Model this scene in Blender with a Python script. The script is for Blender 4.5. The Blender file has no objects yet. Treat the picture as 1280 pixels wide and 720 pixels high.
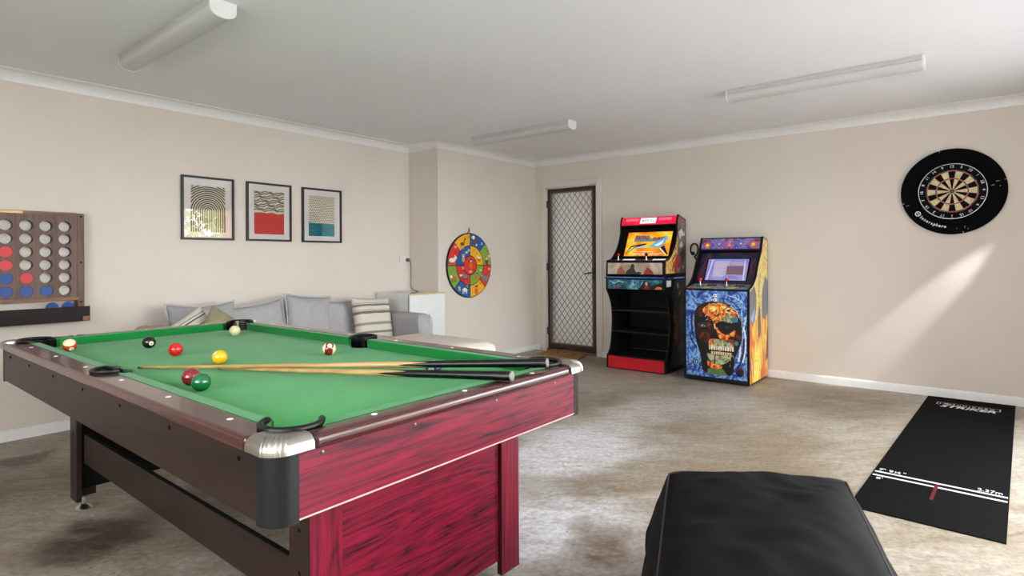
import bpy, bmesh, math, random
from mathutils import Vector, Matrix, Euler, noise
random.seed(7)
PI = math.pi
S = bpy.context.scene
COL = S.collection
ORG = {}

# ------------------------------------------------------------------ camera model
F_PX, TH, CY, ROLL, EYE = 726.0, 0.6806, 322.8, -0.0052, 1.16
def ray(u, v):
    a = (u - 640) / F_PX; b = (v - CY) / F_PX
    c, s = math.cos(ROLL), math.sin(ROLL)
    x, y = a * c + b * s, -a * s + b * c
    return Vector((math.cos(TH) + math.sin(TH) * x, math.sin(TH) - math.cos(TH) * x, -y))
def on_z(u, v, z):
    r = ray(u, v); return Vector((0, 0, EYE)) + r * ((z - EYE) / r.z)
def on_x(u, v, X):
    r = ray(u, v); return Vector((0, 0, EYE)) + r * (X / r.x)
def on_y(u, v, Y):
    r = ray(u, v); return Vector((0, 0, EYE)) + r * (Y / r.y)

# ------------------------------------------------------------------ materials
def lin(c):
    return tuple((x / 255 / 12.92) if x / 255 <= .04045 else ((x / 255 + .055) / 1.055) ** 2.4 for x in c)
MATS = {}
class NT:
    def __init__(s, name):
        s.m = bpy.data.materials.new(name); s.m.use_nodes = True
        s.t = s.m.node_tree; s.t.nodes.clear()
        s.out = s.n('ShaderNodeOutputMaterial')
    def n(s, typ, **kw):
        x = s.t.nodes.new(typ)
        for k, v in kw.items(): setattr(x, k, v)
        return x
    def l(s, a, b): s.t.links.new(a, b)
    def coords(s, scale=(1, 1, 1), rot=(0, 0, 0), loc=(0, 0, 0), kind='Object'):
        tc = s.n('ShaderNodeTexCoord'); mp = s.n('ShaderNodeMapping')
        mp.inputs['Scale'].default_value = scale; mp.inputs['Rotation'].default_value = rot; mp.inputs['Location'].default_value = loc
        s.l(tc.outputs[kind], mp.inputs['Vector']); return mp.outputs['Vector']
    def turned(s, ang, scale):
        tc = s.n('ShaderNodeTexCoord'); mp = s.n('ShaderNodeMapping', vector_type='TEXTURE')
        mp.inputs['Rotation'].default_value = (0, 0, ang); mp.inputs['Scale'].default_value = scale
        s.l(tc.outputs['Object'], mp.inputs['Vector']); return mp.outputs['Vector']
    def noise(s, vec, scale, detail=4, rough=.55, dist=0):
        x = s.n('ShaderNodeTexNoise'); x.inputs['Scale'].default_value = scale; x.inputs['Detail'].default_value = detail
        x.inputs['Roughness'].default_value = rough; x.inputs['Distortion'].default_value = dist
        if vec is not None: s.l(vec, x.inputs['Vector'])
        return x.outputs['Fac']
    def ramp(s, fac, stops, interp='LINEAR'):
        r = s.n('ShaderNodeValToRGB'); r.color_ramp.interpolation = interp
        e = r.color_ramp.elements
        while len(e) < len(stops): e.new(.5)
        for el, (p, c) in zip(e, stops):
            el.position = p; el.color = (*lin(c), 1)
        s.l(fac, r.inputs['Fac']); return r.outputs['Color']
    def mix(s, fac, a, b, mode='MIX'):
        x = s.n('ShaderNodeMix', data_type='RGBA', blend_type=mode)
        for k, v in ((0, fac), (6, a), (7, b)):
            if isinstance(v, (int, float)): x.inputs[k].default_value = v
            elif isinstance(v, tuple): x.inputs[k].default_value = (*lin(v), 1)
            else: s.l(v, x.inputs[k])
        return x.outputs[2]
    def math(s, op, a, b=None, clamp=False):
        x = s.n('ShaderNodeMath', operation=op); x.use_clamp = clamp
        for i, v in enumerate((a, b)):
            if v is None: continue
            if isinstance(v, (int, float)): x.inputs[i].default_value = v
            else: s.l(v, x.inputs[i])
        return x.outputs[0]
    def bsdf(s, color, rough=.5, metal=0, spec=.5, bump=None, bstr=.2, bdist=.01, coat=0, emis=None, estr=0, sheen=0):
        b = s.n('ShaderNodeBsdfPrincipled')
        def put(k, v):
            if isinstance(v, tuple): b.inputs[k].default_value = (*lin(v), 1)
            elif isinstance(v, (int, float)): b.inputs[k].default_value = v
            else: s.l(v, b.inputs[k])
        put('Base Color', color); put('Roughness', rough); put('Metallic', metal); put('Specular IOR Level', spec)
        b.inputs['Coat Weight'].default_value = coat; b.inputs['Coat Roughness'].default_value = .12
        b.inputs['Sheen Weight'].default_value = sheen
        if emis is not None: put('Emission Color', emis); b.inputs['Emission Strength'].default_value = estr
        if bump is not None:
            bp = s.n('ShaderNodeBump'); bp.inputs['Strength'].default_value = bstr; bp.inputs['Distance'].default_value = bdist
            s.l(bump, bp.inputs['Height']); s.l(bp.outputs[0], b.inputs['Normal'])
        s.l(b.outputs[0], s.out.inputs['Surface']); return s.m
def plain(name, c, rough=.5, metal=0, spec=.5, grain=.04, gs=30, **kw):
    """a colour with a faint procedural unevenness"""
    if name in MATS: return MATS[name]
    t = NT(name); v = t.coords()
    f = t.noise(v, gs, 3)
    lo = tuple(max(0, x * (1 - grain)) for x in c); hi = tuple(min(255, x * (1 + grain)) for x in c)
    MATS[name] = t.bsdf(t.ramp(f, [(.3, lo), (.7, hi)]), rough, metal, spec, **kw); return MATS[name]
def glow(name, c, strength, c2=None, scale=6):
    if name in MATS: return MATS[name]
    t = NT(name); v = t.coords(); f = t.noise(v, scale, 3)
    col = t.ramp(f, [(.35, c), (.65, c2 or c)])
    MATS[name] = t.bsdf((12, 12, 12), .3, emis=col, estr=strength); return MATS[name]
def swirl(name, stops, scale=4, dist=3, stretch=(1, 1, 1), rough=.35, detail=5):
    if name in MATS: return MATS[name]
    t = NT(name); v = t.coords(stretch); f = t.noise(v, scale, detail, .6, dist)
    MATS[name] = t.bsdf(t.ramp(f, stops), rough); return MATS[name]
def fabric(name, c, scale=260, rough=.9, grain=.08, bstr=.25):
    if name in MATS: return MATS[name]
    t = NT(name); v = t.coords()
    a = t.n('ShaderNodeTexWave', wave_type='BANDS', bands_direction='DIAGONAL'); a.inputs['Scale'].default_value = scale; a.inputs['Distortion'].default_value = 2
    t.l(v, a.inputs['Vector'])
    f = t.noise(v, 18, 4)
    lo = tuple(x * (1 - grain) for x in c); hi = tuple(min(255, x * (1 + grain)) for x in c)
    MATS[name] = t.bsdf(t.ramp(f, [(.3, lo), (.7, hi)]), rough, 0, .12, bump=a.outputs['Fac'], bstr=bstr, bdist=.001, sheen=.0); return MATS[name]

def wall_mat():
    t = NT('beige_wall_paint'); v = t.coords()
    f = t.noise(v, 1.2, 3); g = t.noise(v, 160, 2)
    return t.bsdf(t.ramp(f, [(.3, (213, 203, 192)), (.7, (217, 208, 198))]), .62, spec=.3, bump=g, bstr=.05, bdist=.002)
def ceil_mat():
    t = NT('ceiling_paint'); v = t.coords()
    f = t.noise(v, .9, 5); g = t.noise(v, 120, 2)
    return t.bsdf(t.ramp(f, [(.3, (228, 228, 231)), (.7, (233, 233, 236))]), .8, spec=.2, bump=g, bstr=.04, bdist=.002)
M_WALL = wall_mat(); M_CEIL = ceil_mat()
M_TRIM = plain('white_trim_gloss', (226, 225, 222), .35, grain=.01)
M_ARCH = plain('cream_architrave_paint', (214, 207, 197), .4, grain=.01)

def concrete():
    t = NT('worn_concrete'); v = t.coords()
    big = t.noise(v, .75, 6, .62, .6)
    base = t.ramp(big, [(.30, (118, 100, 78)), (.42, (146, 132, 113)), (.52, (166, 156, 142)), (.66, (198, 193, 186))])
    v2 = t.turned(-.8, (1, .42, 1))
    st = t.noise(v2, 2.2, 8, .7, 1.2)
    col = t.mix(.6, base, t.ramp(st, [(.32, (120, 103, 84)), (.46, (156, 144, 127)), (.56, (170, 163, 152)), (.70, (196, 192, 187))]))
    fine = t.noise(v, 38, 6, .7)
    # ragged stains, plus pale and brown patches that paint floor light and shade
    brm = t.n('ShaderNodeMapRange'); brm.inputs[1].default_value = .36; brm.inputs[2].default_value = .58; brm.inputs[3].default_value = .5; brm.inputs[4].default_value = 1.15; t.l(t.noise(t.turned(-.95, (1, .45, 1)), 4.5, 9, .72, .8), brm.inputs[0]); brk = brm.outputs[0]
    sep = t.n('ShaderNodeTexCoord')
    wob = t.n('ShaderNodeTexNoise'); wob.inputs['Scale'].default_value = 3.0; wob.inputs['Detail'].default_value = 6
    t.l(sep.outputs['Object'], wob.inputs['Vector'])
    off = t.n('ShaderNodeVectorMath', operation='MULTIPLY_ADD'); off.inputs[1].default_value = (.5, .5, 0); 
    t.l(wob.outputs['Color'], off.inputs[0]); t.l(sep.outputs['Object'], off.inputs[2])
    for (x, y, rx, ry, c, k) in STAINS_AND_LIGHT:
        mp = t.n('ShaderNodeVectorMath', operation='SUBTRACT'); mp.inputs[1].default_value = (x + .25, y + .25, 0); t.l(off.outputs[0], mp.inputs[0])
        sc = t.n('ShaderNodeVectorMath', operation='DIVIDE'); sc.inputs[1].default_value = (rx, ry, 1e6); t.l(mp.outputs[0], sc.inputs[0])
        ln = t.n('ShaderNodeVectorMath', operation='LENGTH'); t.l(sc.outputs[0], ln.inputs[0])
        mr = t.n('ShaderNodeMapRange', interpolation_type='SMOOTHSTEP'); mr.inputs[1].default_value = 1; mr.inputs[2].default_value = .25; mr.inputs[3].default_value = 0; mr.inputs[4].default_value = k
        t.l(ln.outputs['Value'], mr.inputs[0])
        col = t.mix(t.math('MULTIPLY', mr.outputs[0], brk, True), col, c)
    col = t.mix(.6, col, t.ramp(fine, [(.32, (168, 164, 158)), (.58, (252, 252, 251))]), 'MULTIPLY')
    strk = t.noise(t.turned(-.89, (1, .25, 1)), 7, 8, .75, .6)
    col = t.mix(.45, col, t.ramp(strk, [(.34, (170, 163, 154)), (.52, (252, 252, 252))]), 'MULTIPLY')
    spk = t.n('ShaderNodeTexVoronoi'); spk.inputs['Scale'].default_value = 9; t.l(v, spk.inputs['Vector'])
    sp = t.math('LESS_THAN', spk.outputs['Distance'], .055)
    col = t.mix(t.math('MULTIPLY', sp, .6), col, (70, 64, 58))
    ro = t.n('ShaderNodeMapRange'); ro.inputs[3].default_value = .34; ro.inputs[4].default_value = .62; t.l(st, ro.inputs[0])
    return t.bsdf(col, ro.outputs[0], spec=.45, bump=fine, bstr=.12, bdist=.004)

def wood(name, dark, mid, light, axis='X', scale=5.0, rough=.3, ring=9, coat=.0, dist=5.5, spec=.5):
    if name in MATS: return MATS[name]
    t = NT(name)
    st = {'X': (.11, 1, 1), 'Y': (1, .11, 1), 'Z': (1, 1, .09)}[axis]
    v = t.coords(st)
    a = t.noise(v, scale, 5, .5, .7)
    w = t.math('FRACT', t.math('MULTIPLY', a, ring))
    tri = t.math('ABSOLUTE', t.math('SUBTRACT', w, .5))
    st2 = tuple(x if x == 1 else .03 for x in st)
    fib = t.noise(t.coords(st2), 90, 4, .7)
    c = t.ramp(tri, [(.03, dark), (.13, mid), (.5, light)])
    c = t.mix(.5, c, t.ramp(fib, [(.37, dark), (.55, light)]))
    MATS[name] = t.bsdf(c, rough, spec=spec, bump=fib, bstr=.08, bdist=.002, coat=coat); return MATS[name]

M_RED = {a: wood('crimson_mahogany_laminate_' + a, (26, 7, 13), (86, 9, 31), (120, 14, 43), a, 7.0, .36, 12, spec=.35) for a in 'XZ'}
M_SHADEWOOD = {a: wood('shaded_mahogany_laminate_' + a, (24, 14, 12), (33, 19, 16), (39, 24, 20), a, 5, .38, 6, spec=.28) for a in 'XYZ'}  # same mahogany as the ends, with the sides' shade put into the colour
M_RAIL = {a: wood('mahogany_rail_' + a, (44, 18, 19), (64, 28, 28), (74, 34, 33), a, 6, .24, 8, coat=.6, spec=.4) for a in 'XY'}
M_BLACK = plain('black_plastic', (10, 10, 11), .4, spec=.35, grain=.1)
M_SATIN = plain('satin_black_corner_vinyl', (12, 13, 17), .45, spec=.35, grain=.05)
M_MATTE = plain('matte_black', (8, 8, 8), .8, spec=.15, grain=.1)
M_CHROME = plain('brushed_pewter', (196, 192, 184), .28, 1.0, grain=.03)
M_STEEL = plain('steel_screw', (104, 102, 100), .3, 1.0)
M_CLOTH = None

# ------------------------------------------------------------------ mesh helpers
class MB:
    def __init__(s): s.v = []; s.f = []; s.m = []
    def add(s, vs, fs, m=0):
        k = len(s.v); s.v += [Vector(p) for p in vs]
        for f in fs: s.f.append([i + k for i in f]); s.m.append(m)
        return s
    def box(s, lo, hi, m=0):
        (a, b, c), (d, e, f) = lo, hi
        return s.add([(a, b, c), (d, b, c), (d, e, c), (a, e, c), (a, b, f), (d, b, f), (d, e, f), (a, e, f)],
                     [(3, 2, 1, 0), (4, 5, 6, 7), (0, 1, 5, 4), (1, 2, 6, 5), (2, 3, 7, 6), (3, 0, 4, 7)], m)
    def prism(s, poly, axis, a, b, m=0):
        """poly: 2-D outline; axis 'x': (y,z), 'y': (x,z), 'z': (x,y); extruded from a to b"""
        def P(p, h): return {'x': (h, p[0], p[1]), 'y': (p[0], h, p[1]), 'z': (p[0], p[1], h)}[axis]
        n = len(poly)
        vs = [P(p, a) for p in poly] + [P(p, b) for p in poly]
        fs = [list(range(n))[::-1], list(range(n, 2 * n))] + [(i, (i + 1) % n, n + (i + 1) % n, n + i) for i in range(n)]
        return s.add(vs, fs, m)
    def poly(s, pts, m=0): return s.add(pts, [list(range(len(pts)))], m)
    def tube(s, pts, r, n=10, m=0, cap=True, closed=False):
        pts = [Vector(p) for p in pts]; N = len(pts)
        rs = r if isinstance(r, (list, tuple)) else [r] * N
        base = len(s.v); up = None
        for i, p in enumerate(pts):
            if closed: t = pts[(i + 1) % N] - pts[i - 1]
            else: t = pts[min(i + 1, N - 1)] - pts[max(i - 1, 0)]
            t = t.normalized() if t.length > 1e-9 else Vector((0, 0, 1))
            if up is None:
                up = Vector((0, 0, 1)) if abs(t.z) < .9 else Vector((1, 0, 0))
            a = t.cross(up).normalized(); b = a.cross(t).normalized(); up = b
            for k in range(n):
                q = 2 * PI * k / n
                s.v.append(p + (a * math.cos(q) + b * math.sin(q)) * rs[i])
        for i in range(N if closed else N - 1):
            for k in range(n):
                j = (i + 1) % N
                s.f.append([base + i * n + k, base + i * n + (k + 1) % n, base + j * n + (k + 1) % n, base + j * n + k]); s.m.append(m)
        if cap and not closed:
            s.f.append([base + k for k in range(n)][::-1]); s.m.append(m)
            s.f.append([base + (N - 1) * n + k for k in range(n)]); s.m.append(m)
        return s
    def lathe(s, prof, M, n=24, m=0):
        """prof: (radius, height) about local z, closed with caps where radius is not 0"""
        base = len(s.v)
        for r, h in prof:
            for k in range(n):
                q = 2 * PI * k / n; s.v.append(M @ Vector((r * math.cos(q), r * math.sin(q), h)))
        L = len(prof)
        for i in range(L - 1):
            for k in range(n):
                s.f.append([base + i * n + k, base + i * n + (k + 1) % n, base + (i + 1) * n + (k + 1) % n, base + (i + 1) * n + k]); s.m.append(m)
        s.f.append([base + k for k in range(n)][::-1]); s.m.append(m)
        s.f.append([base + (L - 1) * n + k for k in range(n)]); s.m.append(m)
        return s
    def sphere(s, c, r, n=20, k=12, m=0):
        c = Vector(c); R = r if isinstance(r, (tuple, list)) else (r, r, r)
        base = len(s.v)
        s.v.append(c + Vector((0, 0, -R[2])))
        for i in range(1, k):
            a = -PI / 2 + PI * i / k
            for j in range(n):
                q = 2 * PI * j / n
                s.v.append(c + Vector((R[0] * math.cos(a) * math.cos(q), R[1] * math.cos(a) * math.sin(q), R[2] * math.sin(a))))
        s.v.append(c + Vector((0, 0, R[2]))); top = len(s.v) - 1
        for j in range(n):
            s.f.append([base, base + 1 + (j + 1) % n, base + 1 + j]); s.m.append(m)
            s.f.append([top, top - n + j, top - n + (j + 1) % n]); s.m.append(m)
        for i in range(k - 2):
            for j in range(n):
                a0 = base + 1 + i * n
                s.f.append([a0 + j, a0 + (j + 1) % n, a0 + n + (j + 1) % n, a0 + n + j]); s.m.append(m)
        return s
    def build(s, name, mats, parent=None, at=None, smooth=False, bevel=0, seg=2, recalc=True, weld=False, sub=0):
        mats = mats if isinstance(mats, (list, tuple)) else [mats]
        if parent is not None: o0 = ORG[parent.name]
        elif at is not None: o0 = Vector(at)
        else:
            xs = [v.x for v in s.v]; ys = [v.y for v in s.v]; zs = [v.z for v in s.v]
            o0 = Vector(((min(xs) + max(xs)) / 2, (min(ys) + max(ys)) / 2, min(zs)))
        me = bpy.data.meshes.new(name)
        me.from_pydata([v - o0 for v in s.v], [], s.f)
        for mt in mats: me.materials.append(mt)
        for p, mi in zip(me.polygons, s.m): p.material_index = mi; p.use_smooth = bool(smooth)
        bm = bmesh.new(); bm.from_mesh(me)
        if weld: bmesh.ops.remove_doubles(bm, verts=bm.verts, dist=1e-5)
        big = [f for f in bm.faces if len(f.verts) > 4]
        if recalc: bmesh.ops.recalc_face_normals(bm, faces=bm.faces)
        if big and not bevel: bmesh.ops.triangulate(bm, faces=[f for f in bm.faces if len(f.verts) > 4])
        bm.to_mesh(me); bm.free()
        o = bpy.data.objects.new(name, me); COL.objects.link(o)
        if parent is not None: o.parent = parent; ORG[o.name] = o0
        else: o.location = o0; ORG[o.name] = o0
        if bevel:
            md = o.modifiers.new('bevel', 'BEVEL'); md.width = bevel; md.segments = seg; md.limit_method = 'ANGLE'; md.angle_limit = math.radians(40)
            md.harden_normals = False
            for p in me.polygons: p.use_smooth = False
        if sub:
            md = o.modifiers.new('sub', 'SUBSURF'); md.levels = sub; md.render_levels = sub
        if smooth == 'auto':
            md = smooth_by_angle(o)
        return o
def smooth_by_angle(o):
    me = o.data
    for p in me.polygons: p.use_smooth = True
    bm = bmesh.new(); bm.from_mesh(me)
    for e in bm.edges:
        if len(e.link_faces) == 2 and e.calc_face_angle(0) > math.radians(38): e.smooth = False
    bm.to_mesh(me); bm.free()
def thing(name, label, cat, loc, group=None, rot=(0, 0, 0)):
    o = bpy.data.objects.new(name, None); COL.objects.link(o); o.empty_display_size = .1
    o.location = loc; o.rotation_euler = rot; o['label'] = label; o['category'] = cat
    if group: o['group'] = group
    ORG[o.name] = Vector(loc) if rot == (0, 0, 0) else Vector((0, 0, 0))
    return o
def tag(o, label, cat, group=None):
    o['label'] = label; o['category'] = cat
    if group: o['group'] = group
    return o
def struct(o): o['kind'] = 'structure'; return o
def part_label(o, t): o['label'] = t; return o
def dup(root, loc, rot, label, group=None):
    r = root.copy(); COL.objects.link(r); r.location = loc; r.rotation_euler = rot; r['label'] = label
    if group: r['group'] = group
    for ch in list(root.children):
        c = ch.copy(); COL.objects.link(c); c.parent = r
        for g in list(ch.children):
            d = g.copy(); COL.objects.link(d); d.parent = c
    return r
def text_mesh(body, size, M, mat, parent, name='lettering', extrude=.0004, sx=1.0, shear=0, align='CENTER', weight=0):
    """words as a mesh: M maps (right, up, outward) to the world (or to the parent's own frame)"""
    cu = bpy.data.curves.new('lettering', 'FONT'); cu.body = body; cu.size = size; cu.align_x = align; cu.align_y = 'CENTER'
    cu.extrude = extrude; cu.shear = shear; cu.offset = weight
    cu.resolution_u = 3
    ob = bpy.data.objects.new('tmp_text', cu); COL.objects.link(ob)
    dg = bpy.context.evaluated_depsgraph_get(); dg.update()
    me = bpy.data.meshes.new_from_object(ob.evaluated_get(dg))
    bpy.data.objects.remove(ob); bpy.data.curves.remove(cu)
    o0 = ORG[parent.name]
    me.transform(Matrix.Translation(-o0) @ M @ Matrix.Diagonal((sx, 1, 1, 1)))
    me.materials.clear(); me.materials.append(mat)
    o = bpy.data.objects.new(name, me); COL.objects.link(o); o.parent = parent; ORG[o.name] = o0
    return o
def frame(origin, right, up):
    r = Vector(right).normalized(); u = Vector(up).normalized(); n = r.cross(u)
    M = Matrix((r, u, n)).transposed().to_4x4(); M.translation = Vector(origin); return M
def art(fr, layers, name, mats, parent, step=.00035, base=.0004):
    """printed artwork: flat coloured shapes in (right, up), later ones on top"""
    mb = MB()
    for i, (mi, pts) in enumerate(layers):
        P = [fr @ Vector((x, y, base + step * i)) for x, y in pts]
        if isinstance(pts, Strip):
            n = len(P) // 2
            for k in range(n - 1): mb.poly([P[k], P[k + 1], P[2 * n - 2 - k], P[2 * n - 1 - k]], mi)
        else: mb.poly(P, mi)
    return mb.build(name, mats, parent, recalc=False)
def ell(cx, cy, rx, ry, n=18, a=0, a0=0, a1=2 * PI):
    full = abs(a1 - a0 - 2 * PI) < 1e-6
    out = []
    for k in range(n if full else n + 1):
        q = a0 + (a1 - a0) * k / n
        x, y = rx * math.cos(q), ry * math.sin(q)
        out.append((cx + x * math.cos(a) - y * math.sin(a), cy + x * math.sin(a) + y * math.cos(a)))
    return out
def rect(x0, y0, x1, y1): return [(x0, y0), (x1, y0), (x1, y1), (x0, y1)]
def stroke(pts, w):
    """a flat band of width w along a 2-D polyline"""
    L, R = [], []
    for i, p in enumerate(pts):
        a = pts[max(i - 1, 0)]; b = pts[min(i + 1, len(pts) - 1)]
        dx, dy = b[0] - a[0], b[1] - a[1]; d = math.hypot(dx, dy) or 1
        nx, ny = -dy / d * w / 2, dx / d * w / 2
        L.append((p[0] + nx, p[1] + ny)); R.append((p[0] - nx, p[1] - ny))
    return Strip(L + R[::-1])
class Strip(list): pass
def arc2(cx, cy, r, a0, a1, n=16):
    return [(cx + r * math.cos(a0 + (a1 - a0) * k / n), cy + r * math.sin(a0 + (a1 - a0) * k / n)) for k in range(n + 1)]

# ------------------------------------------------------------------ the room
DL, DB, DF, XB, ZC = 4.875, 4.4255, 5.934, 4.237, 2.3934      # left wall, nib wall, end wall, nib face, ceiling
XK, YR = -1.8, -.75                                            # wall behind the camera, garage opening wall
DY0, DY1, DZ = 3.52, 4.25, 2.03                                # door opening
def stain_or_light(u, v, rx, ry, c, k):
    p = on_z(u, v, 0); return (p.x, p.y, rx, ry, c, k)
LIT_WHITE = (232, 232, 238)
STAINS_AND_LIGHT = [stain_or_light(700, 560, .9, .50, LIT_WHITE, 1.0), stain_or_light(690, 660, .55, .55, LIT_WHITE, 1.0), stain_or_light(800, 515, .8, .42, (214, 212, 208), .65), stain_or_light(900, 500, .7, .35, (205, 202, 196), .4), stain_or_light(770, 560, .4, .3, LIT_WHITE, .5),  # pale patches put brighter floor light into the colour
          stain_or_light(125, 672, .24, .30, (44, 34, 28), .92), stain_or_light(20, 577, .25, .22, (70, 54, 40), .75), stain_or_light(752, 690, .30, .20, (120, 98, 76), .85),
          stain_or_light(712, 598, .24, .15, (140, 120, 96), .7), stain_or_light(740, 660, .13, .10, (112, 90, 68), .5), stain_or_light(870, 580, .3, .2, (136, 116, 92), .5),
          stain_or_light(980, 555, .5, .3, (132, 112, 88), .6), stain_or_light(60, 690, .15, .2, (74, 58, 46), .5), stain_or_light(1060, 505, .8, .6, (118, 102, 82), .75), stain_or_light(1000, 600, .5, .6, (124, 106, 84), .55), stain_or_light(40, 610, .7, .5, (96, 80, 64), .7), stain_or_light(230, 640, .6, .4, (110, 98, 84), .6)]  # broad brown patches at the end put dimmer light into the floor
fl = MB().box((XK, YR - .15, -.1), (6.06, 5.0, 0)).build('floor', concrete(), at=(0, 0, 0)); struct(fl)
struct(MB().box((XK, YR - .15, ZC), (6.06, 5.0, ZC + .1)).build('ceiling', M_CEIL, at=(0, 0, 0)))
struct(MB().box((XK, DL, 0), (XB, 5.0, ZC)).build('wall_left', M_WALL, at=(0, 0, 0)))
struct(MB().box((XB, DB, 0), (DF, 5.0, ZC)).build('wall_nib', M_WALL, at=(0, 0, 0)))
struct(MB().box((DF, YR - .15, 0), (6.06, DY0, ZC)).box((DF, DY1, 0), (6.06, 5.0, ZC)).box((DF, DY0, DZ), (6.06, DY1, ZC)).build('wall_end', M_WALL, at=(0, 0, 0)))
GZ = 2.035
GAPS = [(.8, 5.05)]                              # the garage opening
wr = MB(); xa = XK
for g0, g1 in GAPS + [(DF, DF)]:
    wr.box((xa, YR - .15, 0), (g0, YR, ZC))
    if g1 > g0: wr.box((g0, YR - .15, GZ), (g1, YR, ZC))
    xa = g1
struct(wr.build('wall_right', M_WALL, at=(0, 0, 0)))
WY0, WY1, WZ0, WZ1 = -.45, 2.2, .95, 2.15  # opening added in the unseen back wall to let in fill light
struct(MB().box((XK - .12, YR - .15, 0), (XK, WY0, ZC)).box((XK - .12, WY1, 0), (XK, 5.0, ZC)).box((XK - .12, WY0, 0), (XK, WY1, WZ0)).box((XK - .12, WY0, WZ1), (XK, WY1, ZC)).build('wall_back', M_WALL, at=(0, 0, 0)))
struct(MB().box((.2, -6.0, -.02), (.7, YR - .151, 5.0)).build('sky_blocker', plain('blocker_brown', (98, 82, 70), .9), at=(0, 0, 0)))  # added unseen block that keeps sky light off the end wall
struct(MB().box((-30, -40, -.3), (40, YR - .15, -.02)).build('driveway', plain('pale_driveway_concrete', (160, 160, 160), .8), at=(0, -10, -.02)))

def sweep(path, prof, closed_prof=True):
    """profile (out, z) swept along a wall line (room on the right-hand side of travel), mitred at corners"""
    mb = MB(); n = len(prof); rings = []
    for i, p in enumerate(path):
        p = Vector(p)
        def nrm(a, b):
            d = (Vector(b) - Vector(a)).normalized(); return Vector((d.y, -d.x))
        ns = []
        if i > 0: ns.append(nrm(path[i - 1], path[i]))
        if i < len(path) - 1: ns.append(nrm(path[i], path[i + 1]))
        if len(ns) == 2:
            b = (ns[0] + ns[1]); m = b / b.dot(ns[0]) if b.length > 1e-6 else ns[0]
        else: m = ns[0]
        rings.append([(p.x + m.x * o, p.y + m.y * o, z) for o, z in prof])
    vs = [v for r in rings for v in r]; fs = []
    for i in range(len(path) - 1):
        for k in range(n):
            fs.append((i * n + k, i * n + (k + 1) % n, (i + 1) * n + (k + 1) % n, (i + 1) * n + k))
    fs.append(tuple(range(n))); fs.append(tuple((len(path) - 1) * n + k for k in range(n))[::-1])
    return mb.add(vs, fs)
c = .0754
cove = [(0, ZC - .0005), (0, ZC - c), (.006, ZC - c)] + [(c - .006 - (c - .012) * math.cos(q), ZC - .006 - (c - .012) * (1 - math.sin(q)) ) for q in [PI / 2 * k / 8 for k in range(9)]] + [(c, ZC - .006), (c, ZC - .0005)]
cove = [(0, ZC - .0005), (0, ZC - c), (.005, ZC - c)] + [(c - (c - .005) * math.cos(PI / 2 * k / 8), ZC - c + (c - .007) * math.sin(PI / 2 * k / 8)) for k in range(9)] + [(c, ZC - .0005)]
room_line = [(XK, DL), (XB, DL), (XB, DB), (DF, DB), (DF, YR)]
struct(sweep(room_line, cove).build('trim_1', M_TRIM, at=(0, 0, ZC), smooth='auto'))
bb = [(0, 0), (.014, 0), (.014, .052), (.011, .064), (.004, .07), (0, .07)]
struct(sweep([(XK, DL), (XB, DL), (XB, DB), (DF, DB), (DF, 4.336)], bb).build('baseboard_left', M_TRIM, at=(0, 0, 0), smooth='auto'))
struct(sweep([(DF, 3.444), (DF, YR)], bb).build('baseboard_end', M_TRIM, at=(0, 0, 0), smooth='auto'))
# door architrave
def archi():
    mb = MB(); w = .076
    pr = [(0, 0), (0, .018), (.012, .022), (w - .02, .016), (w, .010), (w, 0)]   # (across from the opening edge outward, proud of wall)
    y0, y1, z1 = DY0, DY1, DZ
    rings = []
    for (y, z, sy, sz) in ((y1, 0, 1, 0), (y1, z1, 1, 1), (y0, z1, -1, 1), (y0, 0, -1, 0)):
        rings.append([(DF - h, y + sy * a, z + sz * a) for a, h in pr])
    n = len(pr); vs = [v for r in rings for v in r]; fs = []
    for i in range(3):
        for k in range(n): fs.append((i * n + k, i * n + (k + 1) % n, (i + 1) * n + (k + 1) % n, (i + 1) * n + k))
    fs.append(tuple(range(n))); fs.append(tuple(3 * n + k for k in range(n)))
    mb.add(vs, fs)
    mb.box((DF, DY1 - .012, 0), (6.05, DY1 - .0005, DZ)).box((DF, DY0 + .0005, 0), (6.05, DY0 + .012, DZ)).box((DF, DY0, DZ - .012), (6.05, DY1, DZ - .0005))
    return mb
struct(archi().build('trim_2', M_ARCH, at=(DF, 3.88, 0)))
mb = MB().box((DF - .012, DY0 + .013, 0), (6.05, DY1 - .013, .032)).build('trim_3', wood('door_sill_timber', (84, 52, 28), (126, 84, 50), (150, 104, 66), 'Y', 8, .5), at=(DF, 3.88, 0)); struct(mb)
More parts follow.
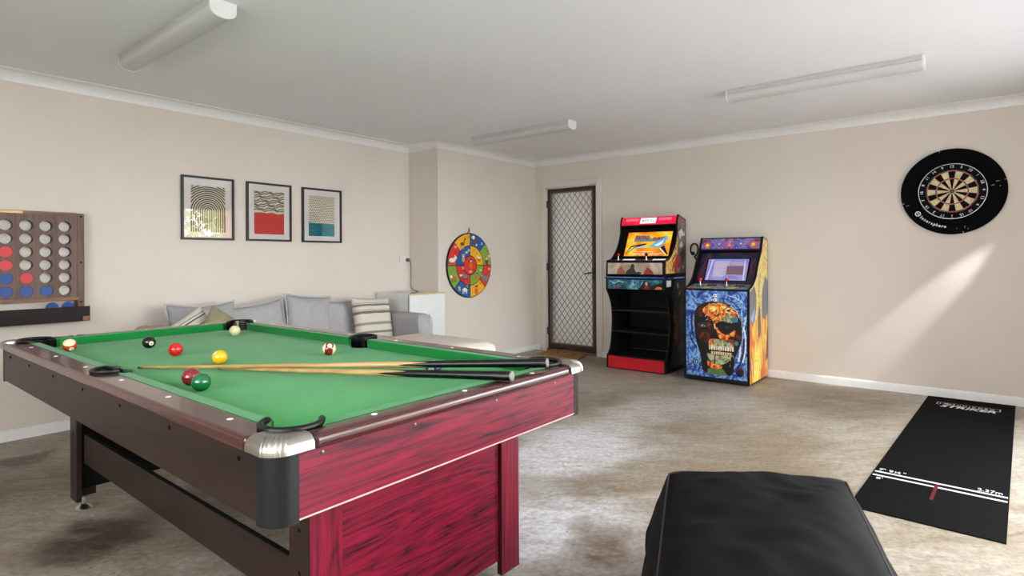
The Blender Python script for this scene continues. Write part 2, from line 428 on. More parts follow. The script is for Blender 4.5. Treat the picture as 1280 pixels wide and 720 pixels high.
# screen door
M_BRONZE = plain('dark_brown_aluminium', (58, 42, 36), .4, .2, grain=.04)
y0, y1 = DY0 + .014, DY1 - .014; xd = DF + .012
door = MB()
sw = .05
door.box((xd, y0, .04), (xd + .025, y0 + sw, DZ - .014)).box((xd, y1 - sw, .04), (xd + .025, y1, DZ - .014))
door.box((xd, y0 + sw, .04), (xd + .025, y1 - sw, .105)).box((xd, y0 + sw, DZ - .064), (xd + .025, y1 - sw, DZ - .014))
door1 = struct(door.build('door_1', M_BRONZE, at=(xd, 3.885, .04), bevel=.003))
gr = MB(); gy0, gy1, gz0, gz1 = y0 + sw - .004, y1 - sw + .004, .10, DZ - .06
px, pz = .079, .1
nst = int((gy1 - gy0) / (px / 2)) + 2
for k in range(-1, nst + 1):
    yb = gy0 + k * px / 2 * 1.0
    for sg in ((1,) if True else ()):
        pts = []
        nz = int((gz1 - gz0) / pz * 8)
        for j in range(nz + 1):
            z = gz0 + (gz1 - gz0) * j / nz
            ph = (z - gz0) / pz * 2 * PI + (PI if k % 2 else 0)
            tri = math.asin(max(-1, min(1, .97 * math.sin(ph)))) / (PI / 2)
            y = yb + px / 4 * tri * 1.02
            if gy0 <= y <= gy1: pts.append((xd + .012, y, z))
            elif pts:
                if len(pts) > 1: gr.tube(pts, .0032, 4, cap=False)
                pts = []
        if len(pts) > 1: gr.tube(pts, .0032, 4, cap=False)
gr.build('grille', plain('brown_grille_mesh', (66, 52, 46), .5), door1)
ib = MB()
for a, b in (((xd - .003, gy0 - .004, gz0 - .004), (xd + .006, gy0 + .014, gz1 + .004)), ((xd - .003, gy1 - .014, gz0 - .004), (xd + .006, gy1 + .004, gz1 + .004)),
             ((xd - .003, gy0 + .014, gz0 - .004), (xd + .006, gy1 - .014, gz0 + .012)), ((xd - .003, gy0 + .014, gz1 - .012), (xd + .006, gy1 - .014, gz1 + .004))): ib.box(a, b)
ib.build('grille_bead', plain('grey_brown_bead', (112, 98, 88), .4, .3), door1)
hd = MB(); hy, hz = y0 + .03, .985
hd.box((xd - .006, hy - .016, hz - .09), (xd, hy + .016, hz + .05)).tube([(xd - .004, hy, hz), (xd - .045, hy, hz), (xd - .05, hy + .02, hz - .002), (xd - .05, hy + .1, hz - .015)], .008, 8)
part_label(hd.build('door_handle', plain('dark_handle', (52, 44, 40), .35, .6), door1, smooth='auto'), 'dark lever handle')
for z in (.25, 1.05, 1.83):
    MB().tube([(xd - .006, y1 + .004, z - .045), (xd - .006, y1 + .004, z + .045)], .008, 8).build('hinge', M_BRONZE, door1, smooth='auto')
struct(MB().box((6.0, DY0 + .014, .034), (6.035, DY1 - .014, DZ - .013)).build('door_2', plain('white_inner_door', (250, 248, 245), .35, grain=.01, gs=3), bevel=.003))
struct(MB().box((6.056, DY0 - .2, 0), (6.09, DY1 + .2, 2.2)).build('wall_porch', M_WALL))

# ------------------------------------------------------------------ ceiling lights
M_LIGHT = plain('light_fitting_white', (222, 222, 219), .5, spec=.3, grain=.01)
M_DIFF = plain('acrylic_diffuser', (196, 196, 193), .4, spec=.3, grain=.01)
def strip_light(x0, x1, ya, yb, label):
    cx = (x0 + x1) / 2; w = (x1 - x0) / 2
    t = thing('strip_light', label, 'ceiling light', (cx, (ya + yb) / 2, ZC), 'fluorescent strip lights on the ceiling')
    MB().box((x0 + .004, ya + .01, ZC - .032), (x1 - .004, yb - .01, ZC - .0005)).build('base', plain('grey_metal_tray', (188, 188, 185), .5, grain=.01), t, bevel=.002)
    pr = [(x0 + .002, ZC - .034)] + [(cx - (w - .002) * math.cos(PI * k / 16), ZC - .036 - .045 * math.sin(PI * k / 16) ** .75) for k in range(17)] + [(x1 - .002, ZC - .034)]
    MB().prism(pr, 'y', ya + .012, yb - .012).build('diffuser', M_DIFF, t, smooth='auto')
    pc = [(x0, ZC - .0005)] + [(cx - w * math.cos(PI * k / 16), ZC - .037 - .047 * math.sin(PI * k / 16) ** .75) for k in range(17)] + [(x1, ZC - .0005)]
    for a, b in ((ya, ya + .012), (yb - .012, yb)):
        MB().prism(pc, 'y', a, b).build('end_cap', M_LIGHT, t, bevel=.002)
    return t
strip_light(1.225, 1.352, 2.80, 4.035, 'white strip light on the ceiling above the pool table')
strip_light(4.322, 4.452, 2.845, 4.03, 'white strip light on the ceiling over the corner with the animal target')
strip_light(4.335, 4.462, .27, 1.473, 'white strip light on the ceiling in front of the dartboard wall')

# ------------------------------------------------------------------ pool table
X0, X1, Y0, Y1 = .603, 1.779, 1.115, 3.55
ZB, ZT, ZR, ZN = .613, .757, .785, .745        # apron bottom, apron top, rail top, cloth
CXT, CYT = (X0 + X1) / 2, 2.295
def felt(name, c):
    t = NT(name); v = t.coords(); f = t.noise(v, 420, 3, .7); g = t.noise(v, 5, 4)
    a = tuple(x * .93 for x in c); b = tuple(min(255, x * 1.05) for x in c)
    col = t.mix(.5, t.ramp(f, [(.3, a), (.7, b)]), t.ramp(g, [(.3, a), (.7, b)]))
    return t.bsdf(col, .9, spec=.15, bump=f, bstr=.2, bdist=.0008, sheen=.15)
M_CLOTH = felt('green_baize', (12, 144, 56)); M_CUSH = felt('green_cushion_cloth', (20, 122, 54))
pool = thing('pool_table', 'large crimson and dark brown pool table with green cloth', 'pool table', (CXT, CYT, 0))
pi_, po = .07, .072
IX0, IX1, IY0, IY1 = X0 + .07, X1 - .07, Y0 + .052, Y1 - .052        # rail / cushion border
NX0, NX1, NY0, NY1 = IX0 + .036, IX1 - .036, IY0 + .036, IY1 - .036  # cushion noses
corners = [(X0 + .107, Y0 + .107, 1, 1), (X1 - .107, Y0 + .107, -1, 1), (X1 - .107, Y1 - .107, -1, -1), (X0 + .107, Y1 - .107, 1, -1)]
sides = [(IX0 + .002, CYT, 1), (IX1 - .002, CYT, -1)]
RC, RS = .062, .063
# bed of cloth with the six pocket mouths cut out
bed = []
for i, (cx, cy, sx, sy) in enumerate(corners):
    a_mid = math.atan2(sy, sx)                  # towards the table's middle
    a0, a1 = a_mid - PI * .5, a_mid + PI * .5
    bed.append(((cx, cy), a_mid))
def bedpoly():
    P = []
    # going counter-clockwise from the corner at (X0,Y0)
    def arc(cx, cy, r, a0, a1): return arc2(cx, cy, r, a0, a1, 10)
    c0, c1, c2, c3 = [(c_[0], c_[1]) for c_ in corners]
    P += arc(c0[0], c0[1], RC, PI * .75, -PI * .25)
    P += [(c0[0] + RC, IY0), (c1[0] - RC, IY0)]
    P += arc(c1[0], c1[1], RC, PI * 1.25, PI * .25)
    P += [(IX1, c1[1] + RC + .02)] + [(IX1, CYT - RS)] + arc(sides[1][0], CYT, RS, PI * 1.45, PI * .55)[1:-1] + [(IX1, CYT + RS), (IX1, c2[1] - RC - .02)]
    P += arc(c2[0], c2[1], RC, -PI * .25, -PI * 1.25)
    P += [(c2[0] - RC, IY1), (c3[0] + RC, IY1)]
    P += arc(c3[0], c3[1], RC, PI * .25, -PI * .75)
    P += [(IX0, c3[1] - RC - .02), (IX0, CYT + RS)] + arc(sides[0][0], CYT, RS, PI * .45, -PI * .45)[1:-1] + [(IX0, CYT - RS), (IX0, c0[1] + RC + .02)]
    return P
MB().prism(bedpoly(), 'z', ZN - .02, ZN).build('cloth_bed', M_CLOTH, pool)
MB().box((X0 + .03, Y0 + .03, ZB - .0), (X1 - .03, Y1 - .03, ZB + .012)).build('underside', M_MATTE, pool)
# cushions: a nose profile swept straight, cut at an angle at the pockets
def cushion(p0, p1, n0, n1, m=M_CUSH):
    """p0,p1 along the rail border; n0,n1 along the nose"""
    vs = []
    for (b, nn) in ((p0, n0), (p1, n1)):
        vs += [(b[0], b[1], ZR - .001), (b[0], b[1], ZN + .0005), (nn[0] * .93 + b[0] * .07, nn[1] * .93 + b[1] * .07, ZN + .0005), (nn[0], nn[1], ZN + .024), (nn[0], nn[1], ZR - .005), (nn[0] * .93 + b[0] * .07, nn[1] * .93 + b[1] * .07, ZR - .001)]
    n = 6
    fs = [tuple(range(n)), tuple(range(n, 2 * n))[::-1]] + [(k, (k + 1) % n, n + (k + 1) % n, n + k) for k in range(n)]
    MB().add(vs, fs).build('cushion', m, pool)
ca, cb = .088, .060
for (xa, xn) in ((IX0, NX0), (IX1, NX1)):
    cushion((xa, IY0 + ca), (xa, CYT - cb), (xn, IY0 + ca + .045), (xn, CYT - cb - .012))
    cushion((xa, CYT + cb), (xa, IY1 - ca), (xn, CYT + cb + .012), (xn, IY1 - ca - .045))
for (ya, yn) in ((IY0, NY0), (IY1, NY1)):
    cushion((IX0 + ca, ya), (IX1 - ca, ya), (IX0 + ca + .045, yn), (IX1 - ca - .045, yn))
# timber rails
ro = .012
def long_rail(xo, xi, sgn):
    cx = xi + sgn * .002
    pts = [(xo, Y0 + .095), (xi, Y0 + .095)]
    ar = arc2(cx, CYT, RS - .004, -PI * .5, -PI * 1.5, 12)
    pts += [(cx + sgn * (0), CYT - (RS - .004))] if False else []
    for (x, y) in ar:
        x = cx - sgn * abs(x - cx)
        pts.append((x, y))
    pts += [(xi, Y1 - .095), (xo, Y1 - .095)]
    rl = MB().prism(pts, 'z', ZT - .006, ZR).build('rail', M_RAIL['Y'], pool, bevel=.009, seg=3)
    return rl
M_DOT = plain('pearl_sight', (236, 234, 228), .25, grain=.01)
dotsY = [1.377, 1.735, 2.097, 2.455, 2.826, 3.20]
for (xo, xi, sg, xd_) in ((X0 - .008, IX0 - .0005, 1, X0 + .04), (X1 + .008, IX1 + .0005, -1, X1 - .04)):
    rl = long_rail(xo, xi, sg)
    for y in dotsY: MB().lathe([(.0075, 0), (.0075, .0012), (.006, .0018)], Matrix.Translation((xd_, y, ZR - .0005)), 12).build('sight', M_DOT, rl)
for (yo, yi, yd) in ((Y0 - .010, IY0 - .0005, Y0 + .028), (Y1 + .010, IY1 + .0005, Y1 - .028)):
    rl = MB().box((X0 + .095, min(yo, yi), ZT - .006), (X1 - .095, max(yo, yi), ZR)).build('rail', M_RAIL['X'], pool, bevel=.014, seg=4)
    for x in (.88, 1.195, 1.512): MB().lathe([(.0075, 0), (.0075, .0012), (.006, .0018)], Matrix.Translation((x, yd, ZR - .0005)), 12).build('sight', M_DOT, rl)
# aprons
for xa, xb, xs in ((X0, X0 + .02, X0 - .001), (X1 - .02, X1, X1 + .001)):
    ap = MB().box((xa, Y0 + .055, ZB), (xb, Y1 - .055, ZT)).build('side_apron', M_SHADEWOOD['Y'], pool, bevel=.002)
    for y in [1.25, 1.62, 1.98, 2.33, 2.68, 3.03, 3.36]:
        MB().lathe([(.0055, -.002), (.0055, .001), (.003, .002)], Matrix.Translation((xs, y, ZT - .026)) @ Matrix.Rotation(PI / 2 * (-1 if xa == X0 else 1), 4, 'Y'), 10).build('screw', M_MATTE, ap)
for ya, yb, ys in ((Y0, Y0 + .02, Y0 - .001), (Y1 - .02, Y1, Y1 + .001)):
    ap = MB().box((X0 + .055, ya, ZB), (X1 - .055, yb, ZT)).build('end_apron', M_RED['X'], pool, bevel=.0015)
    MB().box((X0 + .056, ya - .0008, ZB - .0008), (X1 - .056, yb + .0008, ZB + .003)).build('edge_strip', plain('pale_edge_banding', (188, 160, 150), .4), ap)
    for x in (.72, .985, 1.30, 1.60):
        MB().lathe([(.0042, -.002), (.0042, .0006), (.0025, .0012)], Matrix.Translation((x, ys, ZT - .016)) @ Matrix.Rotation(PI / 2 * (1 if ya == Y0 else -1), 4, 'X'), 10).build('screw', M_STEEL, ap)
# corners: black post, pewter casting, pocket rim and bag
def corner_outline(cx0, cy0, sx, sy, ext, r, depth):
    """L plan from the table's outer corner (cx0,cy0) going inwards (sx,sy)"""
    P = [(cx0, cy0 + sy * ext)]
    for k in range(9):
        q = PI + (PI / 2) * k / 8
        P.append((cx0 + sx * (r + r * math.cos(q)), cy0 + sy * (r + r * math.sin(q))))
    P += [(cx0 + sx * ext, cy0)]
    return P
for (cx, cy, sx, sy) in corners:
    ox, oy = (X0 if sx > 0 else X1), (Y0 if sy > 0 else Y1)
    pl = corner_outline(ox - sx * .001, oy - sy * .001, sx, sy, .062, .052, 0) + [(ox + sx * .062, oy + sy * .02), (ox + sx * .02, oy + sy * .062)]
    MB().prism(pl, 'z', ZB - .006, ZT - .001).build('corner_post', M_SATIN, pool, smooth='auto')
    # casting with the pocket mouth cut from its inner corner
    e = .102
    pc = corner_outline(ox - sx * .011, oy - sy * .012, sx, sy, e, .05, 0)
    inner = []
    for k in range(13):
        a = math.atan2(sy, sx)
        q0, q1 = a - sx * sy * PI * .72, a - sx * sy * PI * 1.28
        q = q0 + (q1 - q0) * k / 12
        inner.append((cx + (RC + .002) * math.cos(q), cy + (RC + .002) * math.sin(q)))
    inn = [(ox + sx * (e - .011), cy - sy * .052)] + inner + [(cx - sx * .052, oy + sy * (e - .012))]
    rc_x, rc_y = ox + sx * .046, oy + sy * .046
    def pull(p, d):      # move an outer point of the casting inwards by d
        x, y = p
        vx, vy = max(0, (rc_x - x) * sx), max(0, (rc_y - y) * sy); l_ = math.hypot(vx, vy) or 1
        return (x + sx * d * vx / l_, y + sy * d * vy / l_)
    cm = MB(); rr_ = [(0, ZT + .001), (0, ZT + .008)] + [(.026 * (1 - math.cos(q)), ZT + .008 + (ZR + .005 - ZT - .008) * math.sin(q)) for q in [PI / 2 * k / 7 for k in range(1, 8)]]
    full = len(pc) + len(inn)
    for d_, z_ in rr_: cm.v += [Vector((*pull(p, d_), z_)) for p in pc] + [Vector((*p, z_)) for p in inn]
    for k in range(len(rr_) - 1):
        for j in range(full): cm.f.append([k * full + j, k * full + (j + 1) % full, (k + 1) * full + (j + 1) % full, (k + 1) * full + j]); cm.m.append(0)
    cm.f.append(list(range(full))[::-1]); cm.f.append([(len(rr_) - 1) * full + j for j in range(full)]); cm.m += [0, 0]
    ct = cm.build('corner_casting', M_CHROME, pool, smooth='auto')
    rb = MB()
    for k in range(6):
        o_ = (k - 2.5) * .0095
        t1 = Vector((sx, -sy, 0)).normalized(); dn = Vector((-sx, -sy, 0)).normalized()
        cc = Vector((ox + sx * .039, oy + sy * .039, 0))
        base = cc + t1 * o_
        rad = math.sqrt(max(.0, .0505 ** 2 - o_ ** 2))
        rb.tube([base + dn * (rad - .034) + Vector((0, 0, ZR + .005))] + [base + dn * (rad - d_ + .0004) + Vector((0, 0, z_ + .0003)) for d_, z_ in rr_[::-1]], .0021, 6)
    rb.build('rib', M_CHROME, ct, smooth='auto')
    a = math.atan2(-sy, -sx)
    bag = MB(); n = 16; q0, q1 = a - PI * .62, a + PI * .62
    ring = lambda r, z: [Vector((cx + r * math.cos(q0 + (q1 - q0) * k / n), cy + r * math.sin(q0 + (q1 - q0) * k / n), z)) for k in range(n + 1)]
    jv = Vector((sx, sy, 0)).normalized() * .028
    ext = lambda L: [L[0] + jv] + L + [L[-1] + jv]
    o_, i_ = ext(ring(RC + .001, ZR - .004)), ext(ring(RC - .004, ZR - .004)); ol, il = ext(ring(RC + .001, ZN - .06)), ext(ring(RC - .004, ZN - .06))
    for A, B in ((o_, ol), (i_, il), (o_, i_)):
        for k in range(n + 2): bag.add([A[k], A[k + 1], B[k + 1], B[k]], [(0, 1, 2, 3)])
    bag.lathe([(RC + .001, 0), (RC + .001, .003)], Matrix.Translation((cx, cy, ZN - .062)), 20)
    bag.build('pocket_liner', M_BLACK, pool, smooth='auto', recalc=False)
    rp = [Vector((cx + (RC + .004) * math.cos(q0 + (q1 - q0) * k / 20), cy + (RC + .004) * math.sin(q0 + (q1 - q0) * k / 20), ZR + .005)) for k in range(21)]
    rp = [rp[0] + Vector((sx * .012, sy * .012, -.004))] + rp + [rp[-1] + Vector((sx * .012, sy * .012, -.004))]
    MB().tube(rp, [.0055] + [.0078] * 21 + [.0055], 10).build('pocket_rim', M_BLACK, pool, smooth='auto')
for (cx, cy, sg) in sides:
    bag = MB(); n = 16; q0, q1 = (PI * .5, PI * 1.5) if sg > 0 else (-PI * .5, PI * .5)
    ring = lambda r, z: [Vector((cx + r * math.cos(q0 + (q1 - q0) * k / n), cy + r * math.sin(q0 + (q1 - q0) * k / n), z)) for k in range(n + 1)]
    jv = Vector((sg * .030, 0, 0))
    ext = lambda L: [L[0] + jv] + L + [L[-1] + jv]
    o_, i_ = ext(ring(RS - .006, ZR - .002)), ext(ring(RS - .012, ZR - .002)); ol, il = ext(ring(RS - .006, ZN - .06)), ext(ring(RS - .012, ZN - .06))
    for A, B in ((o_, ol), (i_, il), (o_, i_)):
        for k in range(n + 2): bag.add([A[k], A[k + 1], B[k + 1], B[k]], [(0, 1, 2, 3)])
    bag.lathe([(RS - .004, 0), (RS - .004, .003)], Matrix.Translation((cx, cy, ZN - .062)), 20)
    bag.build('pocket_liner', M_BLACK, pool, smooth='auto', recalc=False)
    rp = [Vector((cx + sg * .036, cy + (q * .062), ZR + .001)) for q in (-1,)]
    rim = [Vector((cx + sg * .042, cy - .058, ZR - .004)), Vector((cx + sg * .02, cy - .056, ZR + .003))] + [v + Vector((0, 0, .006)) for v in ring(RS - .006, ZR)] + [Vector((cx + sg * .02, cy + .056, ZR + .003)), Vector((cx + sg * .042, cy + .058, ZR - .004))]
    if sg < 0: rim = rim[:2] + rim[2:-2] + rim[-2:]
    MB().tube(rim, .0065, 8).build('pocket_rim', M_BLACK, pool, smooth='auto')
# legs: two end frames of posts and a panel, joined by long stretchers
LX0, LX1 = .806, 1.646
for yo, sg in ((1.309, 1), (3.31, -1)):
    yi = yo + sg * .094
    for (xa, xb) in ((LX0, LX0 + .096), (LX1 - .096, LX1)):
        out = xa if xa == LX0 else xb; inn = xb if xa == LX0 else xa; d = 1 if xa == LX0 else -1
        pl = [(out, yo), (inn, yo), (inn, yo + sg * .02), (out + d * .02, yo + sg * .02), (out + d * .02, yi), (out, yi)]
        lg = MB().prism(pl, 'z', .052, ZB - .001).build('leg', M_SHADEWOOD['Z'], pool, bevel=.0015)
        MB().box((min(out, inn) + .001, min(yo, yo - sg * .003), .053), (max(out, inn) - .001, max(yo, yo - sg * .003), ZB - .002)).build('leg_lit_face', M_RED['Z'], lg)  # outer face carries the lit red, the post body the shaded brown
        fx, fy = out + d * .042, yo + sg * .035
        MB().lathe([(.034, 0), (.034, .004), (.026, .012), (.013, .022), (.011, .024), (.011, .056)], Matrix.Translation((fx, fy, 0)), 20).build('levelling_foot', M_CHROME, lg, smooth='auto')
        for z in (.47, .36):
            MB().lathe([(.006, -.002), (.006, .0012), (.004, .002)], Matrix.Translation((out, yo + sg * .045, z)) @ Matrix.Rotation(-PI / 2 * d, 4, 'Y'), 10).build('screw', M_MATTE, lg)
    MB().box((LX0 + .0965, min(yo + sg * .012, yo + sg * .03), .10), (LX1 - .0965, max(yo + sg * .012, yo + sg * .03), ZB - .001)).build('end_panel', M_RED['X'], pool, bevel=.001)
    MB().box((LX0 + .021, min(yo + sg * .032, yo + sg * .045), .095), (LX1 - .021, max(yo + sg * .032, yo + sg * .045), ZB - .001)).build('end_backing', M_MATTE, pool)
for xa, xb in ((.828, .842), (1.610, 1.624)):
    st = MB().box((xa, 1.43, .235), (xb, 3.19, .366)).build('stretcher', M_SHADEWOOD['Y'], pool, bevel=.002)
    MB().box((xa + .001, 1.43, .3662), (xb, 3.19, .3695)).build('stretcher_cap', M_MATTE, st)

# ------------------------------------------------------------------ balls
R_BALL = .0285
def ball_mat(name, c, stripe=False, cream=(226, 216, 176)):
    t = NT(name); v = t.coords(); sp = t.n('ShaderNodeSeparateXYZ'); t.l(v, sp.inputs[0])
    f = t.noise(v, 40, 2)
    col = t.ramp(f, [(.3, tuple(x * .97 for x in c)), (.7, c)])
    if stripe:
        k = t.math('LESS_THAN', t.math('ABSOLUTE', sp.outputs['Z']), R_BALL * .56)
        col = t.mix(k, cream, col)
    return t.bsdf(col, .12, spec=.6, coat=.4)
M_NUM = plain('ball_number_disc', (232, 224, 196), .15)
M_INK = plain('black_ink', (16, 15, 15), .4)
def ball(u, v, name, c, label, num=None, stripe=False, rot=(0, 0, 0), disc_dir=None):
    p = on_z(u, v, ZN + R_BALL); p.z = ZN + R_BALL + .0003
    mb = MB().sphere((0, 0, 0), R_BALL, 32, 20)
    o = mb.build(name, ball_mat(label.replace(' ', '_')[:40], c, stripe), at=(0, 0, 0), smooth=True)
    o.location = p; tag(o, label, 'ball', 'pool balls on the green cloth')
    ORG[o.name] = Vector((0, 0, 0))
    if num is not None:
        # number disc on local +X, digits upright along local Z after rotation
        d = MB(); cap = []
        for r in (0, .35, .7, 1.0):
            pass
        a = .36
        rings = [[Vector((R_BALL * 1.004 * math.cos(a * i / 4), R_BALL * 1.004 * math.sin(a * i / 4) * math.cos(q), R_BALL * 1.004 * math.sin(a * i / 4) * math.sin(q))) for q in [2 * PI * k / 20 for k in range(20)]] for i in range(1, 5)]
        d.poly(rings[0])
        for i in range(3):
            for k in range(20): d.add([rings[i][k], rings[i][(k + 1) % 20], rings[i + 1][(k + 1) % 20], rings[i + 1][k]], [(0, 1, 2, 3)])
        dd = d.build('number_disc', M_NUM, o, smooth=True)
        text_mesh(str(num), .0135 if num < 10 else .0115, frame((R_BALL * 1.008, 0, 0), (0, 1, 0), (0, 0, 1)), M_INK, dd, 'digit')
    o.rotation_euler = rot
    return o
def face_cam(u, v, yaw=0, pitch=0, rollz=0):
    """euler that turns local +X towards the camera, then off by yaw/pitch"""
    p = on_z(u, v, ZN); d = Vector((0, 0, EYE)) - Vector((p.x, p.y, ZN))
    az = math.atan2(d.y, d.x); el = math.atan2(d.z, math.hypot(d.x, d.y))
    M = Matrix.Rotation(az + yaw, 4, 'Z') @ Matrix.Rotation(-(el + pitch), 4, 'Y') @ Matrix.Rotation(rollz, 4, 'X')
    return M.to_euler()
ball(87, 431.5, 'pool_ball', (214, 74, 26), 'orange-striped cream pool ball near the far left corner pocket', 13, True, face_cam(87, 431, .35, -.75, .3))
ball(186.3, 428, 'pool_ball', (16, 16, 18), 'black pool ball with a white number disc', 8, False, face_cam(186, 428, .35, -.22))
ball(219.5, 437, 'pool_ball', (206, 22, 22), 'bright red solid pool ball beside the black ball')
ball(274.5, 446.5, 'pool_ball', (240, 178, 14), 'plain yellow pool ball just behind the cue tips', 1, False, face_cam(274, 446, -1.15, .55))
ball(293.5, 413.5, 'cue_ball', (222, 214, 164), 'plain cream cue ball near the far corner pocket')
ball(411.5, 436, 'pool_ball', (122, 16, 28), 'maroon-striped pool ball near the far side pocket', 15, True, face_cam(411, 436, .1, .5, 1.35))
ball(239, 471.5, 'pool_ball', (128, 20, 34), 'dark red solid pool ball touching the green ball')
ball(251.5, 478, 'pool_ball', (16, 98, 52), 'dark green solid pool ball in front of a dark red one')
ball(542, 460.6, 'pool_ball', (58, 50, 120), 'purple-blue striped pool ball between the two cue butts', 12, True, face_cam(542, 460, -.32, -.08, .1))

# ------------------------------------------------------------------ cues
def cue_wood():
    t = NT('ash_cue_shaft'); f = t.noise(t.turned(-.86, (1, .06, .06)), 1.6, 2, .5, .2)
    return t.bsdf(t.ramp(f, [(.35, (160, 126, 76)), (.5, (178, 144, 90)), (.65, (190, 156, 100))]), .3, spec=.4, coat=.15)
M_ASH = cue_wood(); M_BUTT = plain('black_lacquered_butt', (9, 9, 10), .3, spec=.35)
M_TIP = plain('leather_tip', (70, 52, 36), .9); M_BRASS = plain('brass_ferrule', (186, 150, 84), .3, 1.0)
def cue(tip, butt, label, rb=.0145, split=.30, taper=.62):
    tip, butt = Vector(tip), Vector(butt); d = (butt - tip); L = d.length; d.normalize()
    t = thing('cue', label, 'cue', (tip + butt) / 2, 'snooker cues lying on the table')
    P = lambda s: tip + d * s
    rad = lambda s: .0048 + (rb - .0048) * (s / L)
    MB().tube([P(0), P(.006)], [.0042, .0048], 12).build('tip', M_TIP, t, smooth='auto')
    MB().tube([P(.006), P(.02)], rad(.01), 12).build('ferrule', M_BRASS, t, smooth='auto')
    ss = [.02 + (L - .02 - L * split) * k / 12 for k in range(13)]
    MB().tube([P(s) for s in ss], [rad(s) for s in ss], 16).build('shaft', M_ASH, t, smooth='auto')
    # spliced butt: dark points running up into the ash
    mb = MB(); s0, s1 = L * (1 - split), L - .004; n = 24
    side = d.cross(Vector((0, 0, 1))).normalized(); up = side.cross(d)
    K = 10
    for k in range(n):
        q0, q1 = 2 * PI * k / n, 2 * PI * (k + 1) / n
        ext = lambda q: -.20 * abs(math.cos(2 * q)) ** 1.6 if True else 0
        for j in range(K):
            def V(q, j):
                st = s0 + ext(q) * .55 + .06; s = st + (s1 - st) * j / K
                return P(s) + (side * math.cos(q) + up * math.sin(q)) * (rad(s) + .0004)
            mb.add([V(q0, j), V(q1, j), V(q1, j + 1), V(q0, j + 1)], [(0, 1, 2, 3)])
    mb.build('butt', M_BUTT, t, smooth=True, weld=True, recalc=False)
    ss = [L * (1 - split) + (L * split - .004) * k / 6 for k in range(7)]
    MB().tube([P(s) for s in ss], [rad(s) for s in ss], 16).build('core', M_ASH, t, smooth='auto')
    MB().tube([P(L - .006), P(L - .001), P(L + .001)], [rb + .0008, rb + .0008, rb - .002], 16).build('bumper', plain('grey_rubber_bumper', (120, 118, 116), .5), t, smooth='auto')
    return t
tp = on_z(173, 459, ZN + .008); bt = on_z(685, 453.5, ZR + .0165)
bt = on_z(685, 453.5, .8130)
cue((tp.x, tp.y, ZN + .0065), (bt.x, bt.y, .8130), 'longer wooden cue with black butt, pointing at the black ball, nearer the sofa side')
bt2 = on_z(641, 470.5, ZR + .0165); q2 = on_z(300, 460.6, .757)
dirv = (Vector((q2.x, q2.y, 0)) - Vector((bt2.x, bt2.y, 0))).normalized()
tp2 = Vector((bt2.x, bt2.y, 0)) + dirv * 1.185
cue((tp2.x, tp2.y, ZN + .0052), (bt2.x, bt2.y, ZR + .0175), 'shorter wooden cue with scuffed black butt overhanging the crimson end rail', split=.36)

# ------------------------------------------------------------------ framed prints
M_FRAME = plain('black_picture_frame', (24, 22, 22), .4); M_MAT = plain('white_mount_board', (228, 222, 218), .8, grain=.01); M_PAPER = plain('cream_print_paper', (218, 208, 188), .8, grain=.02)
def glass_mat():
    t = NT('picture_glass'); fr = t.n('ShaderNodeFresnel'); fr.inputs['IOR'].default_value = 1.5
    tr = t.n('ShaderNodeBsdfTransparent'); gl = t.n('ShaderNodeBsdfGlossy'); gl.inputs['Roughness'].default_value = .0
    mx = t.n('ShaderNodeMixShader'); t.l(fr.outputs[0], mx.inputs[0]); t.l(tr.outputs[0], mx.inputs[1]); t.l(gl.outputs[0], mx.inputs[2])
    t.l(mx.outputs[0], t.out.inputs['Surface']); return t.m
M_GLASS = glass_mat()
PR = {k: plain('print_' + k, c, .75, grain=.03) for k, c in dict(black=(30, 28, 26), red=(202, 46, 44), teal=(24, 132, 140), deep=(12, 112, 124)).items()}
def picture(x0, x1, z0, z1, label, layers, mats):
    yw = DL - .0005; t = thing('framed_print', label, 'picture', ((x0 + x1) / 2, yw, z0), 'framed abstract prints on the left wall')
    w = .017; d = .024
    f = MB()
    f.box((x0, yw - d, z0), (x0 + w, yw, z1)).box((x1 - w, yw - d, z0), (x1, yw, z1)).box((x0 + w, yw - d, z0), (x1 - w, yw, z0 + w)).box((x0 + w, yw - d, z1 - w), (x1 - w, yw, z1))
    f.build('frame', M_FRAME, t, bevel=.0015)
    MB().box((x0 + w, yw - .010, z0 + w), (x1 - w, yw - .004, z1 - w)).build('mount', M_MAT, t)
    fr = frame((x0, yw - .0105, z0), (1, 0, 0), (0, 0, 1))
    art(fr, layers, 'print', mats, t, step=.000012)
    MB().box((x0 + w, yw - .0175, z0 + w), (x1 - w, yw - .016, z1 - w)).build('glass', M_GLASS, t)
def wpx(W=.412, H=.506): return W, H
W, H = .412, .506
a0, a1, b0, b1 = .165 * W, .835 * W, .12 * H, .86 * H
L1 = [(0, rect(a0, b0, a1, b1))]
cyA = b0 + .46 * (b1 - b0)
for k in range(14):
    r = .010 + .0172 * k
    pts = [(W * .5 + r * math.cos(q), cyA + r * .97 * math.sin(q)) for q in [PI * j_ / 48 for j_ in range(49)]]
    pts = [(W * .5 + r, b0 + .002), (W * .5 + r, cyA - .02)] + pts + [(W * .5 - r, cyA - .02), (W * .5 - r, b0 + .002)]
    seg = []
    for p in pts + [(9, 9)]:
        if a0 + .002 <= p[0] <= a1 - .002 and p[1] <= b1 - .002: seg.append(p)
        else:
            if len(seg) > 1: L1.append((1, stroke(seg, .0085)))
            seg = []
picture(1.901, 2.313, 1.321, 1.829, 'framed black arches print reflecting the garden, first of the row from the game board', L1, [M_PAPER, PR['black']])
L2 = [(0, rect(a0, b0, a1, b1))]
mid = b0 + .51 * (b1 - b0)
top = [(a0 + (a1 - a0) * j / 16, mid - .008 + [0, 3, 5, 6, 6, 5, 4, 2, 5, 9, 7, 3, -4, -3, 0, 3, 5][j] * .001) for j in range(17)]
